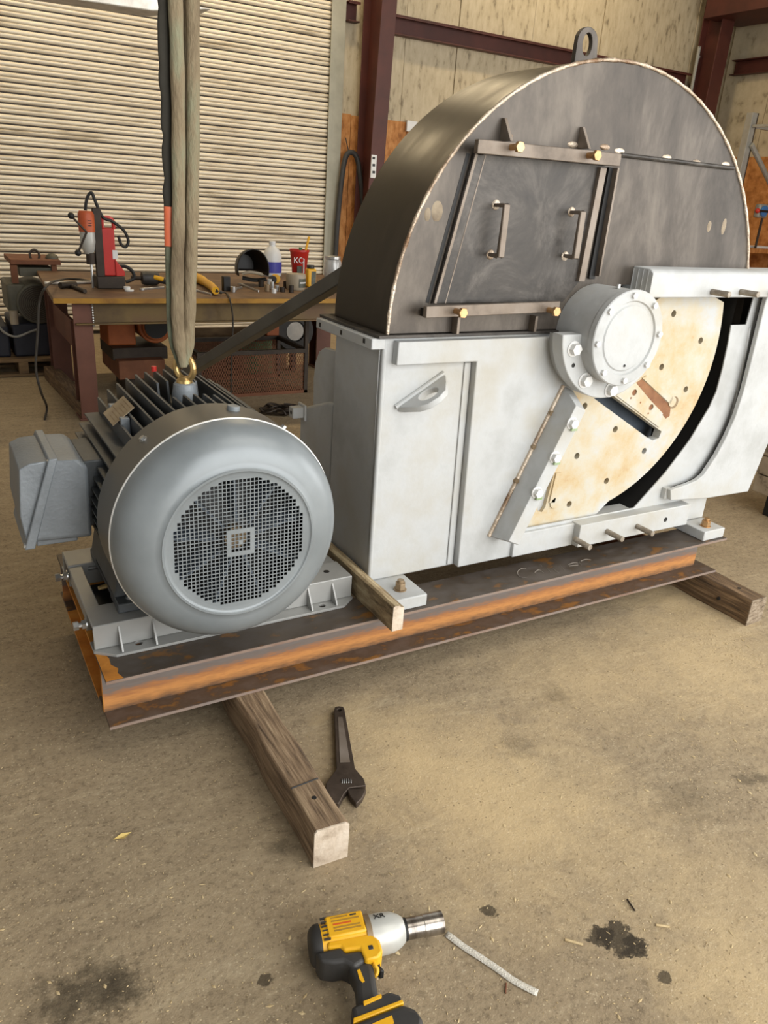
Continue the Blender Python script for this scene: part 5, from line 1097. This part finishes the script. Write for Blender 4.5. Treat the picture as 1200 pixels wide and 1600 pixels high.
B().box(.112 * s, .122 * s, -.058 * s, -.048 * s, top - .007, top - .005).build('mode_button', 'rubber', iw, local=True, bevel=.001)
B().prism([(.004 * s, -.034 * s), (.060 * s, -.034 * s), (.064 * s, -.048 * s), (.098 * s, -.050 * s), (.10 * s, -.075 * s), (.075 * s, -.085 * s), (.058 * s, -.068 * s), (.035 * s, -.066 * s), (.012 * s, -.058 * s)], zc - .030, top - .010, 'xy').build('lower_cover', 'rubber', iw, local=True, bevel=.010, segs=3)
B().prism([(.068 * s, -.060 * s), (.118 * s, -.074 * s), (.112 * s, -.125 * s), (.108 * s, -.170 * s), (.062 * s, -.170 * s), (.072 * s, -.110 * s), (.066 * s, -.08 * s)], zc - .022, zc + .024, 'xy').build('grip', 'rubber', iw, local=True, bevel=.012, segs=3)
B().prism([(.080 * s, -.088 * s), (.086 * s, -.087 * s), (.089 * s, -.115 * s), (.084 * s, -.116 * s), (.080 * s, -.108 * s)], zc + .024, zc + .0252, 'xy').build('grip_inlay', 'yellow', iw, local=True)
B().tube(crop_path([(.127 * s, -.068 * s, zc + .016), (.118 * s, -.078 * s, zc + .022), (.122 * s, -.092 * s, zc + .018), (.118 * s, -.098 * s, zc + .012)], 4), .004, 8).build('trigger_guard', 'yellow', iw, local=True)
B().prism([(.122 * s, -.066 * s), (.134 * s, -.066 * s), (.132 * s, -.078 * s), (.138 * s, -.092 * s), (.128 * s, -.092 * s), (.124 * s, -.08 * s)], zc - .012, zc + .012, 'xy').build('trigger', 'black', iw, local=True, bevel=.003)
B().prism([(.050 * s, -0.162 * s), (.130 * s, -0.148 * s), (.150 * s, -0.160 * s), (.148 * s, -0.180 * s), (.050 * s, -0.194 * s)], zc - .030, zc + .030, 'xy').build('battery_foot', 'rubber', iw, local=True, bevel=.006)
B().prism([(.048 * s, -0.186 * s), (.150 * s, -0.172 * s), (.151 * s, -0.180 * s), (.046 * s, -0.196 * s)], zc - .033, zc + .033, 'xy').build('battery_trim', 'yellow', iw, local=True, bevel=.002)
B().prism([(.074 * s, -0.160 * s), (.112 * s, -0.153 * s), (.112 * s, -0.159 * s), (.074 * s, -0.167 * s)], zc + .029, zc + .034, 'xy').build('foot_trim', 'yellow', iw, local=True, bevel=.001)
B().prism([(.040 * s, -0.198 * s), (.148 * s, -0.182 * s), (.168 * s, -0.194 * s), (.178 * s, -0.224 * s), (.165 * s, -0.249 * s), (.045 * s, -0.249 * s)], .002, zc + .036, 'xy').build('battery_pack', 'rubber', iw, local=True, bevel=.010, segs=3)
B().prism([(.08 * s, -.208 * s), (.12 * s, -.201 * s), (.12 * s, -.216 * s), (.08 * s, -.223 * s)], zc + .036, zc + .0372, 'xy').build('battery_label', 'yellow', iw, local=True)
# XR lettering on the nose, tilted with the round case
tm_ = text('XR', .019 * s, 'black', nose, Matrix.Translation((.152 * s, .012 * s, zc + .0408 * s)) @ Matrix.Rotation(math.radians(-16), 4, 'X'))
# strip of masking tape
P = [at(x, y, 'z', .002) for x, y in ((697, 1459), (725, 1480), (765, 1506), (805, 1534), (840, 1552))]; q = crop_path(P, 6); vs = []
for i, p_ in enumerate(q):
    d = (q[min(i + 1, len(q) - 1)] - q[max(i - 1, 0)]).normalized(); e = Vector((-d.y, d.x, 0)) * .0078
    zz = .0006 + .0010 * abs(math.sin(i * .55)); vs += [p_ + e + Vector((0, 0, zz)), p_ - e + Vector((0, 0, zz * .6))]
o_ = B().add(vs, [(2 * i, 2 * i + 1, 2 * i + 3, 2 * i + 2) for i in range(len(q) - 1)]).build('masking_tape', 'tape', None, smooth=60); m_ = o_.modifiers.new('t', 'SOLIDIFY'); m_.thickness = .0005
tag(o_, 'strip of white masking tape on the floor by the socket', 'tape')
a = at(791, 1536, 'z', .002); b_ = at(790, 1552, 'z', .002)
tag(B().tube([a, b_], .0018, 6).build('rusty_nail', 'rust_brown', None), 'thin rusty nail on the floor under the white tape strip', 'nail')
a = at(191, 1308, 'z', .002)
tag(B().add([a + Vector((-.022, 0, .002)), a + Vector((0, .009, .004)), a + Vector((.024, .006, .001)), a + Vector((.004, -.009, .003)), a + Vector((0, 0, .0))], [(0, 1, 4), (1, 2, 4), (2, 3, 4), (3, 0, 4)]).build('dry_leaf', 'leaf', None), 'small dry yellow leaf on the floor at the left', 'leaf')
a, b_ = at(883, 1468, 'z', .003), at(911, 1476, 'z', .003); tag(B().tube([a, b_], .003, 6).build('straw_piece', 'straw', None), 'pale straw piece left of the large oil spot', 'straw')
a, b_ = at(980, 1405, 'z', .003), at(992, 1423, 'z', .003); tag(B().tube([a, b_], .002, 6).build('dark_twig', 'dark_iron', None), 'thin dark twig on the floor above the large oil spot', 'twig')
a, b_ = at(1025, 1445, 'z', .003), at(1046, 1448, 'z', .003); tag(B().tube([a, b_], .003, 6).build('straw_piece', 'straw', None), 'pale straw piece right of the dark twig', 'straw')
# sawdust, chips and grit: nobody could count them
g = B()
for i in range(3200):
    if i < 650: t_ = random.random(); px, py = 990 + 190 * t_ + random.gauss(0, 26), 915 + 120 * t_ + random.gauss(0, 16)
    elif i < 1300: px, py = random.uniform(640, 1200), random.uniform(930, 1250)
    else: px, py = random.uniform(0, 1200), random.uniform(1000, 1600)
    p_ = at(px, py, 'z', .001)
    if -.02 < p_.x < 2.52 and p_.y > -.02: continue
    if .33 < p_.x < .48 and p_.y > -.58: continue
    l = random.uniform(.0012, .004) * (1.0 if random.random() < .93 else 2.4); a = random.uniform(0, PI); e = Vector((math.cos(a), math.sin(a), 0)); f_ = Vector((-e.y, e.x, 0)) * random.uniform(.2, .6)
    z_ = Vector((0, 0, .0012)); g.add([p_ + e * l, p_ + f_ * l, p_ - e * l, p_ - f_ * l, p_ + z_], [(0, 1, 4), (1, 2, 4), (2, 3, 4), (3, 0, 4)])
o_ = g.build('floor_chips', 'straw', None, smooth=0); tag(o_, 'fine pale wood chips and grit scattered over the floor', 'debris', None, 'stuff')
